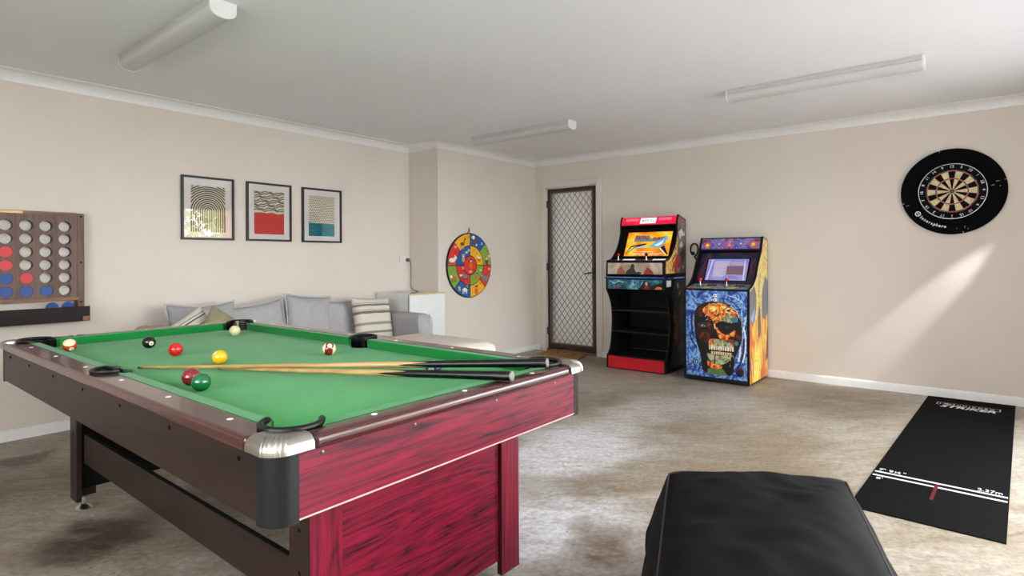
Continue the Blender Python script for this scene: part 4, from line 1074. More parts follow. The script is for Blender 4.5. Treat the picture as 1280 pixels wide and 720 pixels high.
# brand lettering along the lower left of the ring
word = 'Intersphere'; rr = .287; a_s = math.radians(224); da = math.radians(3.6)
for k, ch in enumerate(word):
    a = a_s + da * k * 1.02; tilt = a + PI / 2
    M = fd @ Matrix.Translation((rr * math.cos(a), rr * math.sin(a), .0004)) @ Matrix.Rotation(tilt, 4, 'Z')
    if ch != ' ': text_mesh(ch, .030, M, M_LETTER, sur, 'lettering', weight=.0012)
a = math.radians(217.5)
lg = [(0, ell(rr * math.cos(a), rr * math.sin(a) + .004, .021, .021)), (1, ell(rr * math.cos(a), rr * math.sin(a) + .004, .014, .014)), (0, stroke([(rr * math.cos(a) - .006, rr * math.sin(a) + .014), (rr * math.cos(a) + .006, rr * math.sin(a) - .004)], .006))]
art(fd, lg, 'logo', [M_LETTER, M_FOAM], sur)
dbt = thing('dartboard', 'round dartboard with cream and black segments and red rings', 'dartboard', (DC.x, DC.y, DC.z - .226))
MB().lathe([(.224, .002), (.2262, .004), (.2262, .038), (.225, .040)], Matrix.Translation(DC) @ RX, 72).build('board', M_SISAL_B, dbt, smooth='auto')
fb = frame((DC.x - .0402, DC.y, DC.z), (0, -1, 0), (0, 0, 1))
nums = [20, 1, 18, 4, 13, 6, 10, 15, 2, 17, 3, 19, 7, 16, 8, 11, 14, 9, 12, 5]
ly = []
def ringsec(r0, r1, a0_, a1_, n=5):
    return [(r1 * math.cos(a0_ + (a1_ - a0_) * k / n), r1 * math.sin(a0_ + (a1_ - a0_) * k / n)) for k in range(n + 1)] + [(r0 * math.cos(a1_ - (a1_ - a0_) * k / n), r0 * math.sin(a1_ - (a1_ - a0_) * k / n)) for k in range(n + 1)]
rot0 = math.radians(90 - 36)
for i in range(20):
    ac = rot0 - i * PI / 10; a0_, a1_ = ac - PI / 20, ac + PI / 20; dark = i % 2 == 0
    for r0, r1, m in ((.016, .099, 0 if dark else 1), (.099, .107, 2 if dark else 3), (.107, .162, 0 if dark else 1), (.162, .170, 2 if dark else 3)):
        ly.append((m, ringsec(r0, r1, a0_, a1_)))
ly += [(3, ell(0, 0, .016, .016, 20)), (2, ell(0, 0, .0065, .0065, 14))]
art(fb, ly, 'segments', [M_SISAL_B, M_SISAL_W, M_SISAL_R, M_SISAL_G], dbt, step=.000005, base=.0003)
sp = MB()
for r in (.016, .099, .107, .162, .170):
    sp.tube([fb @ Vector((r * math.cos(q), r * math.sin(q), .0012)) for q in [2 * PI * k / 60 for k in range(60)]], .0007, 4, closed=True)
for i in range(20):
    a = rot0 - (i + .5) * PI / 10; sp.tube([fb @ Vector((.016 * math.cos(a), .016 * math.sin(a), .0012)), fb @ Vector((.176 * math.cos(a), .176 * math.sin(a), .0012))], .0007, 4)
sp.build('spider_wire', M_WIRE, dbt)
nr = MB().tube([fb @ Vector((.222 * math.cos(q), .222 * math.sin(q), .002)) for q in [2 * PI * k / 72 for k in range(72)]], .0022, 6, closed=True).build('number_ring', M_WIRE, dbt)
for i, nn in enumerate(nums):
    a = rot0 - i * PI / 10
    text_mesh(str(nn), .030, fb @ Matrix.Translation((.200 * math.cos(a), .200 * math.sin(a), .0015)) @ Matrix.Rotation(a - PI / 2, 4, 'Z'), M_LETTER, nr, 'digit', extrude=.0006)

# ------------------------------------------------------------------ dart mat
dm = thing('dart_mat', 'long black dart mat with white throw lines below the dartboard', 'mat', (4.48, .12, 0))
M_MATR = plain('black_rubber_mat', (11, 11, 12), .95, spec=.06, grain=.2, gs=220)
ma = [(5.905, .352), (5.905, -.195), (3.056, -.071), (3.075, .488)]
mb = MB().prism([(p[0], p[1]) for p in ma][::-1], 'z', .0005, .005)
mb.build('mat', M_MATR, dm)
mz = .0052
v_ax = (Vector((5.905, .078, 0)) - Vector((3.066, .208, 0))).normalized(); r_ax = Vector((v_ax.y, -v_ax.x, 0))
def matpt(s, x): # s: distance back from the wall end's centre, x: to the right
    return Vector((5.905, .078, mz)) - v_ax * s + r_ax * x
def on_mat(u, v):
    p = on_z(u, v, mz) - Vector((5.905, .078, mz)); return (-p.dot(v_ax), p.dot(r_ax))
fm = frame((5.905, .078, mz), r_ax, v_ax)
M_LINE = plain('white_mat_print', (222, 220, 214), .7, grain=.02)
sA, sB = on_mat(1175, 606.5)[0], on_mat(1175, 611)[0]
sA = 2.262; sB = 2.325
lm = [(0, rect(-.272, -sA - .010, .272, -sA + .010)), (0, rect(-.272, -sB - .010, .272, -sB + .010)), (1, rect(-.0075, -sB - .20, .0075, -sA - .012))]
art(fm, lm, 'throw_line', [M_LINE, plain('faded_red_print', (92, 30, 36), .9, spec=.05)], dm)
text_mesh('7\' 9\u00bc"', .055, fm @ Matrix.Translation((-.20, -sA + .042, .0004)), M_LINE, dm, sx=.85)
text_mesh("8'", .045, fm @ Matrix.Translation((-.235, -sB - .045, .0004)), M_LINE, dm)
text_mesh('2.37m', .055, fm @ Matrix.Translation((.205, -sA + .042, .0004)), M_LINE, dm, sx=.72)
text_mesh('STRIKER', .105, fm @ Matrix.Translation((0, -.345, .0004)), M_LINE, dm, sx=.86, shear=.25, weight=.002)
text_mesh('U N I C O R N', .048, fm @ Matrix.Translation((.045, -.262, .0004)), M_LINE, dm, sx=.74)
lb = [(0, stroke([(-.175, -.225), (-.19, -.225), (-.19, -.30), (-.175, -.30)], .006)), (0, stroke([(.175, -.225), (.19, -.225), (.19, -.30), (.175, -.30)], .006)), (0, stroke([(-.17, -.235), (-.17, -.285)], .006)),
      (0, [(-.16, -.235), (-.09, -.262), (-.16, -.285), (-.13, -.262)]), (0, stroke([(-.085, -.235), (-.085, -.29)], .006)), (0, stroke([(-.19, -.222), (.19, -.222)], .0035)), (0, stroke([(-.08, -.302), (.19, -.302)], .0035))]
art(fm, lb, 'logo', [M_LINE], dm)

# ------------------------------------------------------------------ black floor cushion in the foreground
M_BAG = fabric('black_canvas', (11, 11, 12), 320, .85, .12, .15)
w_ax = Vector((.499, -.867, 0)); d_ax = Vector((-.867, -.499, 0))
BO = Vector((1.955, .862, 0))     # far left corner of the top
BW, BL, BH = .60, .92, .40
QA, QB, QC, QD = [on_z(*q, BH - .02) for q in ((836, 586.5), (1058, 597), (821, 719), (1119, 719))]
QC = QA + (QC - QA) * 1.3; QD = QB + (QD - QB) * 1.3
bc_ = (QA + QB + QC + QD) / 4
bag = thing('bean_bag', 'big square black canvas bean bag with piped seams in the foreground', 'bean bag', (bc_.x, bc_.y, 0))
def bagpt(u, v):
    """top: u 0..1 across, v 0..1 towards the camera"""
    cu, cv = 2 * u - 1, 2 * v - 1
    hump = (1 - cu ** 4) * (1 - cv ** 4)
    z = BH - .02 + .055 * max(0, hump) ** .8 - .03 * max(0, -cv) ** 6 * (1 - abs(cu)) - .02 * (cu ** 8)
    wr = noise.noise(Vector((u * 2.0, v * 5.5 + u * 2.2, 1.3))) * .022 + noise.noise(Vector((u * 3.2 + v * 2.5, v * 11 - u * 5, 5.1))) * .011
    z += wr * min(1, 6 * min(u, 1 - u, v, 1 - v))
    p = (QA * (1 - u) + QB * u) * (1 - v) + (QC * (1 - u) + QD * u) * v - d_ax * (.012 * math.sin(PI * u) * (1 - v))
    return Vector((p.x, p.y, z))
mb = MB(); NU, NV = 40, 54
for i in range(NU + 1):
    for j in range(NV + 1): mb.v.append(bagpt(i / NU, j / NV))
for i in range(NU):
    for j in range(NV):
        a = i * (NV + 1) + j; mb.f.append([a, a + NV + 1, a + NV + 2, a + 1]); mb.m.append(0)
# skirt: walls that bulge out and tuck under at the floor
per = [(i / NU, 0) for i in range(NU)] + [(1, j / NV) for j in range(NV)] + [(1 - i / NU, 1) for i in range(NU)] + [(0, 1 - j / NV) for j in range(NV)]
cen = BO + w_ax * BW / 2 + d_ax * BL / 2
NS = 12; base = len(mb.v); NP = len(per)
for s in range(NS + 1):
    q = s / NS
    for k, (u, v) in enumerate(per):
        tpz = bagpt(u, v)
        outv = w_ax * ((u - .5) * 2 if abs(u - .5) > .499 else (u - .5) * 2 * .25) + d_ax * ((v - .5) * 2 if abs(v - .5) > .499 else (v - .5) * 2 * .25)
        corner = 1 - .45 * max(0, 1 - min(abs(u - .0), abs(1 - u)) * 8) * max(0, 1 - min(v, 1 - v) * 8)
        bul = (.055 * math.sin(PI * min(1, q * 1.08) ** .8) + .010 * q) * corner
        wr = noise.noise(Vector((k * .10, q * 3, 9))) * .016 * math.sin(PI * q)
        p = tpz + outv.normalized() * (bul + wr)
        z = tpz.z * (1 - q) + .002 * q
        mb.v.append(Vector((p.x, p.y, z)))
for s in range(NS):
    for k in range(NP):
        a = base + s * NP + k; b = base + s * NP + (k + 1) % NP
        mb.f.append([a, a + NP, b + NP, b]); mb.m.append(0)
mb.f.append([base + NS * NP + k for k in range(NP)]); mb.m.append(0)
mb.build('cover', M_BAG, bag, smooth=True, weld=True)
ps = [bagpt(u, v) + Vector((0, 0, .001)) for u, v in per]
MB().tube(ps, .0042, 6, closed=True).build('piping', plain('dark_grey_piping', (38, 38, 40), .45), bag, smooth='auto')
ed = []
for s in range(NS + 1): ed.append(mb.v[base + s * NP] + (-w_ax - d_ax) * .0)
MB().tube([v.copy() for v in ed], .0035, 6).build('corner_seam', plain('dark_grey_piping', (38, 38, 40), .45), bag, smooth='auto')
MB().tube([mb.v[base + s * NP + NU].copy() for s in range(NS + 1)], .0035, 6).build('corner_seam', plain('dark_grey_piping', (38, 38, 40), .45), bag, smooth='auto')

# ------------------------------------------------------------------ doormat
dmat = thing('doormat', 'brown coir doormat at the screen door', 'doormat', (5.75, 3.9, 0))
M_COIR = swirl('coir_fibre', [(.3, (84, 54, 28)), (.45, (150, 104, 58)), (.6, (186, 142, 88)), (.75, (110, 74, 40))], 26, 1.5, (1, 3, 1), .95)
def quad_prism(pts, z0, z1): return MB().prism(pts, 'z', z0, z1)
q = [(5.60, 4.165), (5.905, 4.20), (5.905, 3.64), (5.60, 3.57)]
quad_prism(q, .0005, .013).build('mat', M_COIR, dmat, bevel=.003)
fq = frame((5.75, 3.88, .0135), (0, -1, 0), (1, 0, 0))
art(fq, [(0, stroke([(-.25, -.12), (-.25, .12), (.25, .12), (.25, -.12), (-.25, -.12)], .016)), (0, ell(-.12, 0, .05, .06)), (0, ell(.1, .01, .06, .05)), (1, ell(-.12, 0, .025, .03)), (1, ell(.1, .01, .03, .026))], 'woven_pattern', [plain('dark_coir', (96, 62, 34), .95, grain=.2, gs=200), plain('pale_coir', (190, 150, 98), .95, grain=.2, gs=200)], dmat)

# ------------------------------------------------------------------ arcade machines
def catmull(pts, n=5):
    out = []
    for i in range(len(pts) - 1):
        p0, p1, p2, p3 = pts[max(i - 1, 0)], pts[i], pts[i + 1], pts[min(i + 2, len(pts) - 1)]
        for k in range(n):
            t = k / n
            out.append(tuple(.5 * (2 * b + (c - a) * t + (2 * a - 5 * b + 4 * c - d) * t * t + (3 * b - a - 3 * c + d) * t ** 3) for a, b, c, d in zip(p0, p1, p2, p3)))
    return out + [pts[-1]]
def inset(poly, d):
    P = [Vector(p) for p in poly]; n = len(P); ar = sum(P[i].x * P[(i + 1) % n].y - P[(i + 1) % n].x * P[i].y for i in range(n)); s = 1 if ar > 0 else -1
    out = []
    for i in range(n):
        e1 = (P[i] - P[i - 1]); e2 = (P[(i + 1) % n] - P[i])
        if e1.length < 1e-6 or e2.length < 1e-6: out.append(tuple(P[i])); continue
        e1.normalize(); e2.normalize(); n1 = Vector((-e1.y, e1.x)) * s; n2 = Vector((-e2.y, e2.x)) * s
        b = n1 + n2; b = b / max(.4, b.dot(n1)) if b.length > 1e-6 else n1
        out.append(tuple(P[i] + b * d))
    return out
AM = {}
def am(name, c, rough=.35, **k):
    if name not in AM: AM[name] = plain('art_' + name, c, rough, grain=.12, gs=28, **k)
    return AM[name]
M_CABBLK = plain('black_cabinet_laminate', (8, 8, 9), .5, spec=.25, grain=.1)
M_EDGE = plain('black_edge_molding', (9, 9, 10), .3)
def joystick(parent, p, ball_m, h=.058):
    p = Vector(p)
    j = MB().lathe([(.019, 0), (.019, .003), (.006, .005), (.005, h - .012)], Matrix.Translation(p), 16).build('joystick', M_CHROME, parent, smooth='auto')
    MB().sphere(p + Vector((0, 0, h)), .0175, 18, 12).build('joystick_ball', ball_m, j, smooth=True)
def buttons(parent, pts, nrm_up, m, name='button'):
    for p in pts:
        MB().lathe([(.0135, 0), (.0135, .003), (.010, .004), (.010, .0075), (.008, .009)], Matrix.Translation(p), 14).build(name, m, parent, smooth='auto')
# ---- taller machine on a shelved stand
CY0, CY1 = 2.43, 3.09; th = .018
B1 = 5.915
up = catmull([(5.735, 1.605), (5.705, 1.53), (5.697, 1.415), (5.644, 1.296), (5.553, 1.19), (5.487, 1.145)], 5)
lo = catmull([(5.387, .83), (5.445, .75), (5.492, .65), (5.507, .478), (5.472, .244), (5.425, .155)], 5)
S1 = [(B1, .005), (B1, 1.562)] + up + [(5.402, 1.132), (5.388, .978), (5.388, .94)] + lo + [(5.398, .145), (5.396, .005)]
a1 = thing('arcade_machine', 'taller black arcade machine on a shelved stand with red plinth and glowing marquee', 'arcade machine', ((5.39 + B1) / 2, 2.76, 0))
for ya, yb in ((CY0, CY0 + th), (CY1 - th, CY1)):
    sp_ = MB().prism(S1, 'y', ya, yb).build('side_panel', M_CABBLK, a1, bevel=.002)
    if ya == CY0:
        fs = frame((0, CY0 - .0003, 0), (1, 0, 0), (0, 0, 1)); up_in = inset([(B1, .985), (B1, 1.562)] + up + [(5.402, 1.132), (5.388, .985)], .012)
        rub = swirl('art_grey_rubble', [(.3, (34, 32, 32)), (.45, (74, 68, 64)), (.58, (128, 120, 112)), (.75, (70, 60, 58))], 9, 2.5)
        fire1 = swirl('art_gold_flame', [(.3, (120, 78, 22)), (.45, (206, 158, 60)), (.6, (236, 208, 130)), (.75, (186, 96, 30))], 9, 3)
        sl = [(0, up_in), (1, [(5.42, .998), (5.62, .998), (5.64, 1.12), (5.70, 1.22), (5.72, 1.34), (5.69, 1.37), (5.66, 1.29), (5.575, 1.192), (5.50, 1.135), (5.425, 1.118)]),
              (2, [(5.62, .998), (5.68, .998), (5.70, 1.08), (5.76, 1.14), (5.72, 1.19), (5.66, 1.16), (5.60, 1.10)]), (2, ell(5.80, 1.10, .05, .04, 9, .5)), (2, ell(5.78, 1.545, .035, .018, 9)),
              (3, [(5.73, 1.42), (5.80, 1.46), (5.86, 1.41), (5.90, 1.45), (5.88, 1.39), (5.80, 1.38), (5.76, 1.34)]), (3, [(5.74, 1.28), (5.80, 1.33), (5.84, 1.29), (5.79, 1.26)]), (4, [(5.76, 1.20), (5.85, 1.26), (5.89, 1.17), (5.83, 1.10)]),
              (5, stroke([(5.56, 1.02), (5.60, 1.09), (5.57, 1.13), (5.66, 1.20)], .022)), (1, ell(5.72, 1.03, .03, .02, 8, .7)), (2, ell(5.86, 1.03, .02, .035, 8)), (3, ell(5.84, 1.06, .018, .02, 7))]
        lo_in = [(5.905, .05), (5.905, .93), (5.62, .93), (5.56, .80), (5.60, .5), (5.55, .2), (5.50, .05)]
        dk = swirl('art_dark_brown_smoke', [(.42, (12, 11, 12)), (.56, (34, 26, 22)), (.68, (96, 62, 40)), (.8, (44, 36, 34))], 6, 3)
        sl += [(6, lo_in), (7, [(5.58, .56), (5.64, .62), (5.66, .54), (5.70, .42), (5.66, .30), (5.60, .34), (5.63, .45)]), (4, ell(5.62, .47, .02, .03, 8)), (8, [(5.74, .66), (5.80, .74), (5.84, .60), (5.80, .46), (5.76, .50)]), (8, [(5.70, .22), (5.78, .30), (5.86, .24), (5.80, .20)]),
               (3, ell(5.70, .87, .02, .035, 8)), (8, ell(5.76, .83, .05, .05, 9)), (3, ell(5.74, .79, .015, .02, 7))]
        art(fs, sl, 'side_artwork', [rub, fire1, am('red', (176, 34, 28)), am('pale', (206, 200, 194)), am('near_black', (18, 16, 17)), am('brown', (96, 54, 30)), dk, am('bronze', (124, 78, 48)), am('slate', (66, 58, 56))], sp_, step=.0001)
MB().box((B1 - .012, CY0 + th, .15), (B1, CY1 - th, 1.555)).build('back_panel', M_CABBLK, a1)
iy0, iy1 = CY0 + th + .0005, CY1 - th - .0005
# roof and marquee box
MB().prism([(5.738, 1.592), (5.90, 1.553), (5.90, 1.545), (5.738, 1.583)], 'y', iy0, iy1).build('roof', M_CABBLK, a1)
fq_ = frame((5.716, (CY0 + CY1) / 2, 1.552), (0, -1, 0), (5.728 - 5.704, 0, 1.593 - 1.513))
mq = MB().prism([(5.729, 1.592), (5.705, 1.513), (5.722, 1.510), (5.745, 1.588)], 'y', iy0, iy1).build('marquee', glow('marquee_red_glow', (206, 14, 44), 1.15, (236, 30, 70), 8), a1)
wm = (iy1 - iy0) / 2
art(fq_, [(1, rect(-wm + .05, -.001, -.11, .028)), (1, rect(.12, -.001, wm - .05, .028)), (0, [(-.095, -.030), (.085, -.030), (.095, .030), (-.085, .030)])], 'marquee_light', [glow('marquee_white_glow', (255, 244, 242), 1.5), glow('marquee_pink_glow', (255, 92, 128), 1.25)], mq, step=.0004, base=.0012)
text_mesh('MARVEL', .046, fq_ @ Matrix.Translation((0, 0, .0025)), am('marquee_grey', (176, 172, 170)), mq, sx=.85, weight=.001)
MB().prism([(5.712, 1.508), (5.83, 1.478), (5.83, 1.470), (5.712, 1.500)], 'y', iy0, iy1).build('speaker_panel', M_CABBLK, a1)
for y in (2.59, 2.93):
    MB().lathe([(.034, -.002), (.034, .001), (.03, .002)], Matrix.Translation((5.765, y, 1.486)) @ Matrix.Rotation(PI + .25, 4, 'Y'), 18).build('speaker_grille', am('speaker_grey', (70, 66, 62)), a1, smooth='auto')
# sloping screen bezel and lit screen
bt_, tb_ = Vector((5.585, 0, 1.150)), Vector((5.742, 0, 1.472))
ax = (tb_ - bt_).normalized(); nx_ = Vector((-ax.z, 0, ax.x))
MB().prism([(bt_.x, bt_.z), (tb_.x, tb_.z), (tb_.x + .014, tb_.z - .006), (bt_.x + .014, bt_.z - .006)], 'y', iy0, iy1).build('screen_bezel', M_MATTE, a1)
def screen_glow(name, stops, strength, scale, dist, grad=None):
    t = NT(name); v = t.coords((1, 1, 1)); f = t.noise(v, scale, 3, .5, dist)
    sp = t.n('ShaderNodeSeparateXYZ'); t.l(v, sp.inputs[0])
    g = t.math('MULTIPLY', sp.outputs['Z'], 0)
    return t.bsdf((6, 6, 6), .25, emis=t.ramp(f, stops), estr=strength)
M_SCR1 = screen_glow('game_screen_yellow_orange', [(.34, (232, 92, 20)), (.48, (244, 150, 24)), (.58, (246, 204, 36)), (.7, (238, 228, 150))], 1.0, 3.2, 1.2)
sc = bt_ + ax * .170; fsn = frame((sc.x + nx_.x * .0012, 2.737, sc.z + nx_.z * .0012), (0, -1, 0), ax)
sw_, sh_ = .252, .142
scr = art(fsn, [(0, rect(-sw_, -sh_, sw_, sh_))], 'screen', [M_SCR1], a1)
G = lambda n, c, s=1.0: glow('pixel_' + n, c, s)
ls = [(1, [(-.17, .025), (-.155, .105), (.0, .098), (.02, .062), (.2, .085), (.185, .03)]), (0, [(-.24, -.115), (-.19, -.02), (-.06, .0), (0, .012), (-.06, -.018), (-.18, -.035)]), (2, [(-.22, -.10), (-.165, -.035), (-.02, -.022), (.01, -.038), (-.16, -.052)]),
      (3, [(.02, -.03), (.10, .035), (.17, .07), (.21, .09), (.20, .03), (.17, -.02), (.11, -.05)]), (4, [(.07, -.02), (.14, .02), (.17, .05), (.16, .0), (.11, -.03)]), (0, [(.14, -.045), (.185, -.02), (.245, -.125), (.23, -.125)]), (4, [(.135, -.05), (.15, -.048), (.225, -.122), (.21, -.12)]),
      (0, stroke([(-.23, -.115), (-.15, -.045), (-.02, -.005)], .008))]
art(fsn @ Matrix.Translation((0, 0, .0008)), ls, 'title_graphic', [G('black', (18, 14, 20), .6), G('steel', (120, 128, 132)), G('pale_blue', (160, 206, 226)), G('sky', (96, 176, 214)), G('white', (236, 240, 240))], scr, step=.0002)
text_mesh('FATAL', .062, fsn @ Matrix.Translation((-.075, .068, .0035)), G('maroon', (150, 30, 34)), scr, sx=.9, weight=.002)
text_mesh('FURY', .05, fsn @ Matrix.Translation((.105, .055, .0035)), G('maroon', (150, 30, 34)), scr, sx=.95, weight=.002)
for k, (yy, n_) in enumerate(((-.092, 9), (-.112, 16), (-.128, 13))):
    art(fsn @ Matrix.Translation((0, yy, .001)), [(0, rect(-.0115 * n_ + .023 * j, -.005, -.0115 * n_ + .023 * j + (.016 if (j * 7 + k) % 4 else .008), .005)) for j in range(n_)], 'screen_text', [G('cream', (250, 226, 190))], scr, step=0)
# control deck
dk_ = [(5.403, 1.128), (5.59, 1.148), (5.59, 1.138), (5.403, 1.116)]
deck = MB().prism(dk_, 'y', iy0, iy1).build('control_deck', M_CABBLK, a1)
M_REDB = plain('red_joystick_ball', (196, 24, 34), .2); M_BLKB = plain('dark_red_joystick_ball', (60, 12, 16), .2); M_BTN = glow('lit_white_button', (236, 240, 255), 1.0)
joystick(a1, (5.47, 2.985, 1.134), M_REDB); joystick(a1, (5.47, 2.665, 1.134), M_BLKB)
for yc in (2.86, 2.525):
    buttons(a1, [Vector((5.452 + .034 * r_ + (.008 if k_ in (1, 2) else 0), yc + .05 - .034 * k_, 1.1335 + .0036 * r_)) for r_ in (0, 1) for k_ in range(4)], None, M_BTN)
def front_panel(z0, z1, x, layers, mats, nm):
    p = MB().box((x, iy0, z0), (x + .014, iy1, z1)).build(nm, M_CABBLK, a1)
    art(frame((x - .0003, (CY0 + CY1) / 2, (z0 + z1) / 2), (0, -1, 0), (0, 0, 1)), layers, 'panel_artwork', mats, p, step=.0001); return p
wW = (iy1 - iy0) / 2 - .006
sepia = swirl('art_sepia_mist', [(.3, (150, 128, 108)), (.5, (188, 172, 154)), (.7, (216, 204, 190))], 5, 1.5)
teal = swirl('art_teal_storm', [(.3, (10, 30, 40)), (.45, (24, 84, 100)), (.58, (60, 150, 168)), (.68, (190, 216, 220)), (.76, (30, 80, 96))], 7, 3)
H_ = .05
front_panel(.985, 1.112, 5.390, [(0, rect(-wW, -.058, wW, .058)), (1, [(-.20, -.058), (-.19, -.01), (-.165, .02), (-.14, .025), (-.13, -.01), (-.10, -.03), (-.095, -.058)]), (2, [(-.10, -.058), (-.085, -.02), (-.045, .0), (-.035, .04), (-.01, .048), (.005, .03), (-.0, .0), (.02, -.035), (.045, -.058)]), (3, [(.10, -.058), (.115, -.02), (.135, -.005), (.13, .02), (.145, .034), (.165, .028), (.168, .0), (.20, -.025), (.215, -.058)]), (4, ell(.148, .02, .013, .013, 10)), (2, ell(.05, -.045, .03, .014, 8))],
            [sepia, am('amber_brown', (150, 96, 62)), am('charcoal', (48, 42, 46)), am('dusty_red', (150, 58, 54)), am('skin_tone', (176, 130, 104))], 'upper_front')
front_panel(.835, .935, 5.388, [(0, rect(-wW, -.048, wW, .048)), (1, [(.04, -.048), (.085, .0), (.115, .046), (.15, .03), (.19, -.01), (.25, .01), (wW, .02), (wW, -.048)]), (2, [(-.24, -.03), (-.20, -.015), (-.15, -.022), (-.18, -.038)]), (3, [(.10, -.048), (.12, -.01), (.14, .03), (.155, .0), (.17, -.048)]), (4, ell(.135, .012, .014, .02, 9)), (5, [(.22, -.046), (.25, -.015), (.29, -.02), (wW - .002, -.04)]), (6, stroke([(-.28, .03), (-.22, .01), (-.18, .035), (-.12, .02)], .008)), (6, stroke([(-.02, .04), (.0, -.01), (.03, .02)], .006))],
            [teal, am('ink', (14, 14, 20)), am('lip_red', (156, 34, 42)), am('crimson', (136, 24, 34)), am('bone', (206, 170, 160)), am('ember', (206, 120, 60)), am('pale_teal', (176, 214, 220))], 'lower_front')
gl_ = MB().box((5.366, CY0 - .004, .944), (5.60, CY1 + .004, .957)).build('deck_shelf', plain('blue_tinted_acrylic', (34, 62, 110), .12, coat=.5), a1, bevel=.001)
MB().box((5.370, CY0 + .01, .9575), (5.3815, CY1 - .01, .963)).build('led_strip', glow('blue_led', (60, 110, 220), .5, (130, 170, 235), 9), gl_)
MB().box((5.60, CY0 - .006, .944), (5.86, CY0 - .0005, .957)).build('led_strip', glow('blue_led', (60, 110, 220), .5, (130, 170, 235), 9), gl_)
part_label(MB().box((5.393, CY0 + .0, .836), (5.46, CY0 - .0012, .93)).build('white_sticker', am('sticker_white', (206, 206, 206)), a1), 'small white sticker') if False else None
st_ = MB().box((5.43, CY0 - .0016, .865), (5.535, CY0 - .0005, .928)).build('sticker', am('sticker_white', (206, 206, 206)), a1)
MB().box((5.44, iy0, .948), (5.55, iy1, .985)).build('inner_rail', M_CABBLK, a1) if False else None
for zs in (.612, .388):
    MB().box((5.497, iy0, zs - .018), (B1 - .013, iy1, zs)).build('shelf', plain('black_shelf_board', (18, 18, 19), .35, grain=.1), a1, bevel=.001)
MB().box((5.415, iy0, .13), (B1 - .013, iy1, .146)).build('bottom_shelf', M_CABBLK, a1)
MB().box((5.402, iy0, .012), (5.418, iy1, .1295)).build('plinth', plain('red_plinth_panel', (186, 22, 34), .4, grain=.05, gs=4), a1)
MB().box((5.403, iy0, .002), (5.42, iy1, .0118)).build('plinth_edge', M_EDGE, a1)
# ---- shorter machine with the skull front
EY0, EY1 = 1.612, 2.216
B2 = 5.915
cu = catmull([(5.722, 1.226), (5.685, 1.175), (5.622, 1.098), (5.545, .975), (5.45, .905), (5.352, .872)], 5)
S2 = [(B2, .012), (B2, 1.322), (5.778, 1.356)] + cu + [(5.342, .85), (5.338, .012)]
a2 = thing('arcade_machine', 'shorter arcade machine with a skull painting on its front and yellow flames on its side', 'arcade machine', ((5.34 + B2) / 2, 1.914, 0))
jy0, jy1 = EY0 + th + .0005, EY1 - th - .0005; JC = (EY0 + EY1) / 2; JW = (jy1 - jy0) / 2
gold = swirl('art_yellow_filigree', [(.28, (150, 110, 36)), (.42, (226, 196, 86)), (.52, (240, 226, 160)), (.62, (206, 160, 60)), (.74, (190, 110, 70))], 10, 4, (1, 1, .5))
flame = swirl('art_vertical_flames', [(.30, (110, 30, 40)), (.40, (196, 70, 30)), (.50, (238, 160, 40)), (.60, (248, 224, 110)), (.70, (222, 110, 36)), (.8, (150, 40, 50))], 7, 2.2, (1.6, 1, .28))
skyb = swirl('art_grey_blue_arch', [(.3, (86, 92, 108)), (.6, (112, 118, 128)), (.75, (128, 156, 190))], 3, .6)
for ya, yb in ((EY0, EY0 + th), (EY1 - th, EY1)):
    sp_ = MB().prism(S2, 'y', ya, yb).build('side_panel', M_CABBLK, a2, bevel=.002)
    if ya == EY0:
        fs = frame((0, EY0 - .0003, 0), (1, 0, 0), (0, 0, 1)); full = inset(S2, .010)
        lower = [(5.906, .022), (5.906, .66), (5.75, .60), (5.60, .62), (5.45, .55), (5.352, .60), (5.350, .022)]
        sl = [(0, full), (1, lower),
              (2, [(5.352, .58), (5.42, .53), (5.50, .58), (5.545, .70), (5.54, .82), (5.49, .90), (5.40, .86), (5.352, .845)]), (2, [(5.72, .60), (5.80, .56), (5.904, .62), (5.904, .93), (5.82, .98), (5.74, .86), (5.71, .72)]),
              (3, [(5.60, .42), (5.64, .40), (5.68, .50), (5.67, .66), (5.635, .74), (5.60, .64), (5.585, .52)]), (4, [(5.37, .60), (5.44, .565), (5.49, .62), (5.50, .70), (5.44, .66)]),
              (5, [(5.44, .022), (5.60, .022), (5.64, .22), (5.61, .40), (5.56, .30), (5.53, .44), (5.49, .26), (5.46, .18)]), (6, [(5.70, .022), (5.74, .20), (5.72, .38), (5.77, .28), (5.81, .10), (5.80, .022)]),
              (6, [(5.36, .22), (5.41, .36), (5.39, .48), (5.355, .40)]), (7, [(5.82, .16), (5.86, .34), (5.90, .50), (5.904, .20)]), (8, [(5.36, .1), (5.39, .2), (5.37, .3), (5.352, .2)]), (9, [(5.60, .80), (5.63, .76), (5.655, .92), (5.64, 1.06), (5.615, .96)]),
              (5, stroke([(5.70, .68), (5.69, .80), (5.72, .96), (5.80, 1.04), (5.90, .98)], .02)), (5, stroke([(5.56, .60), (5.57, .74), (5.55, .86), (5.52, .92)], .018)), (10, stroke([(5.70, 1.18), (5.78, 1.28), (5.88, 1.22)], .012)), (10, stroke([(5.76, 1.08), (5.82, 1.16), (5.90, 1.12)], .010))]
        art(fs, sl, 'side_artwork', [gold, flame, skyb, am('spike_grey', (92, 82, 84)), am('sky_blue', (132, 166, 206)), am('bright_yellow', (248, 218, 96)), am('orange', (226, 112, 34)), am('magenta_brown', (128, 52, 74)), am('violet', (96, 62, 120)), am('sage', (158, 160, 130)), am('ochre', (176, 122, 50))], sp_, step=.0001)
MB().box((B2 - .012, jy0, .03), (B2, jy1, 1.318)).build('back_panel', M_CABBLK, a2)
MB().prism([(5.78, 1.352), (5.902, 1.321), (5.902, 1.312), (5.78, 1.343)], 'y', jy0, jy1).build('roof', M_CABBLK, a2)
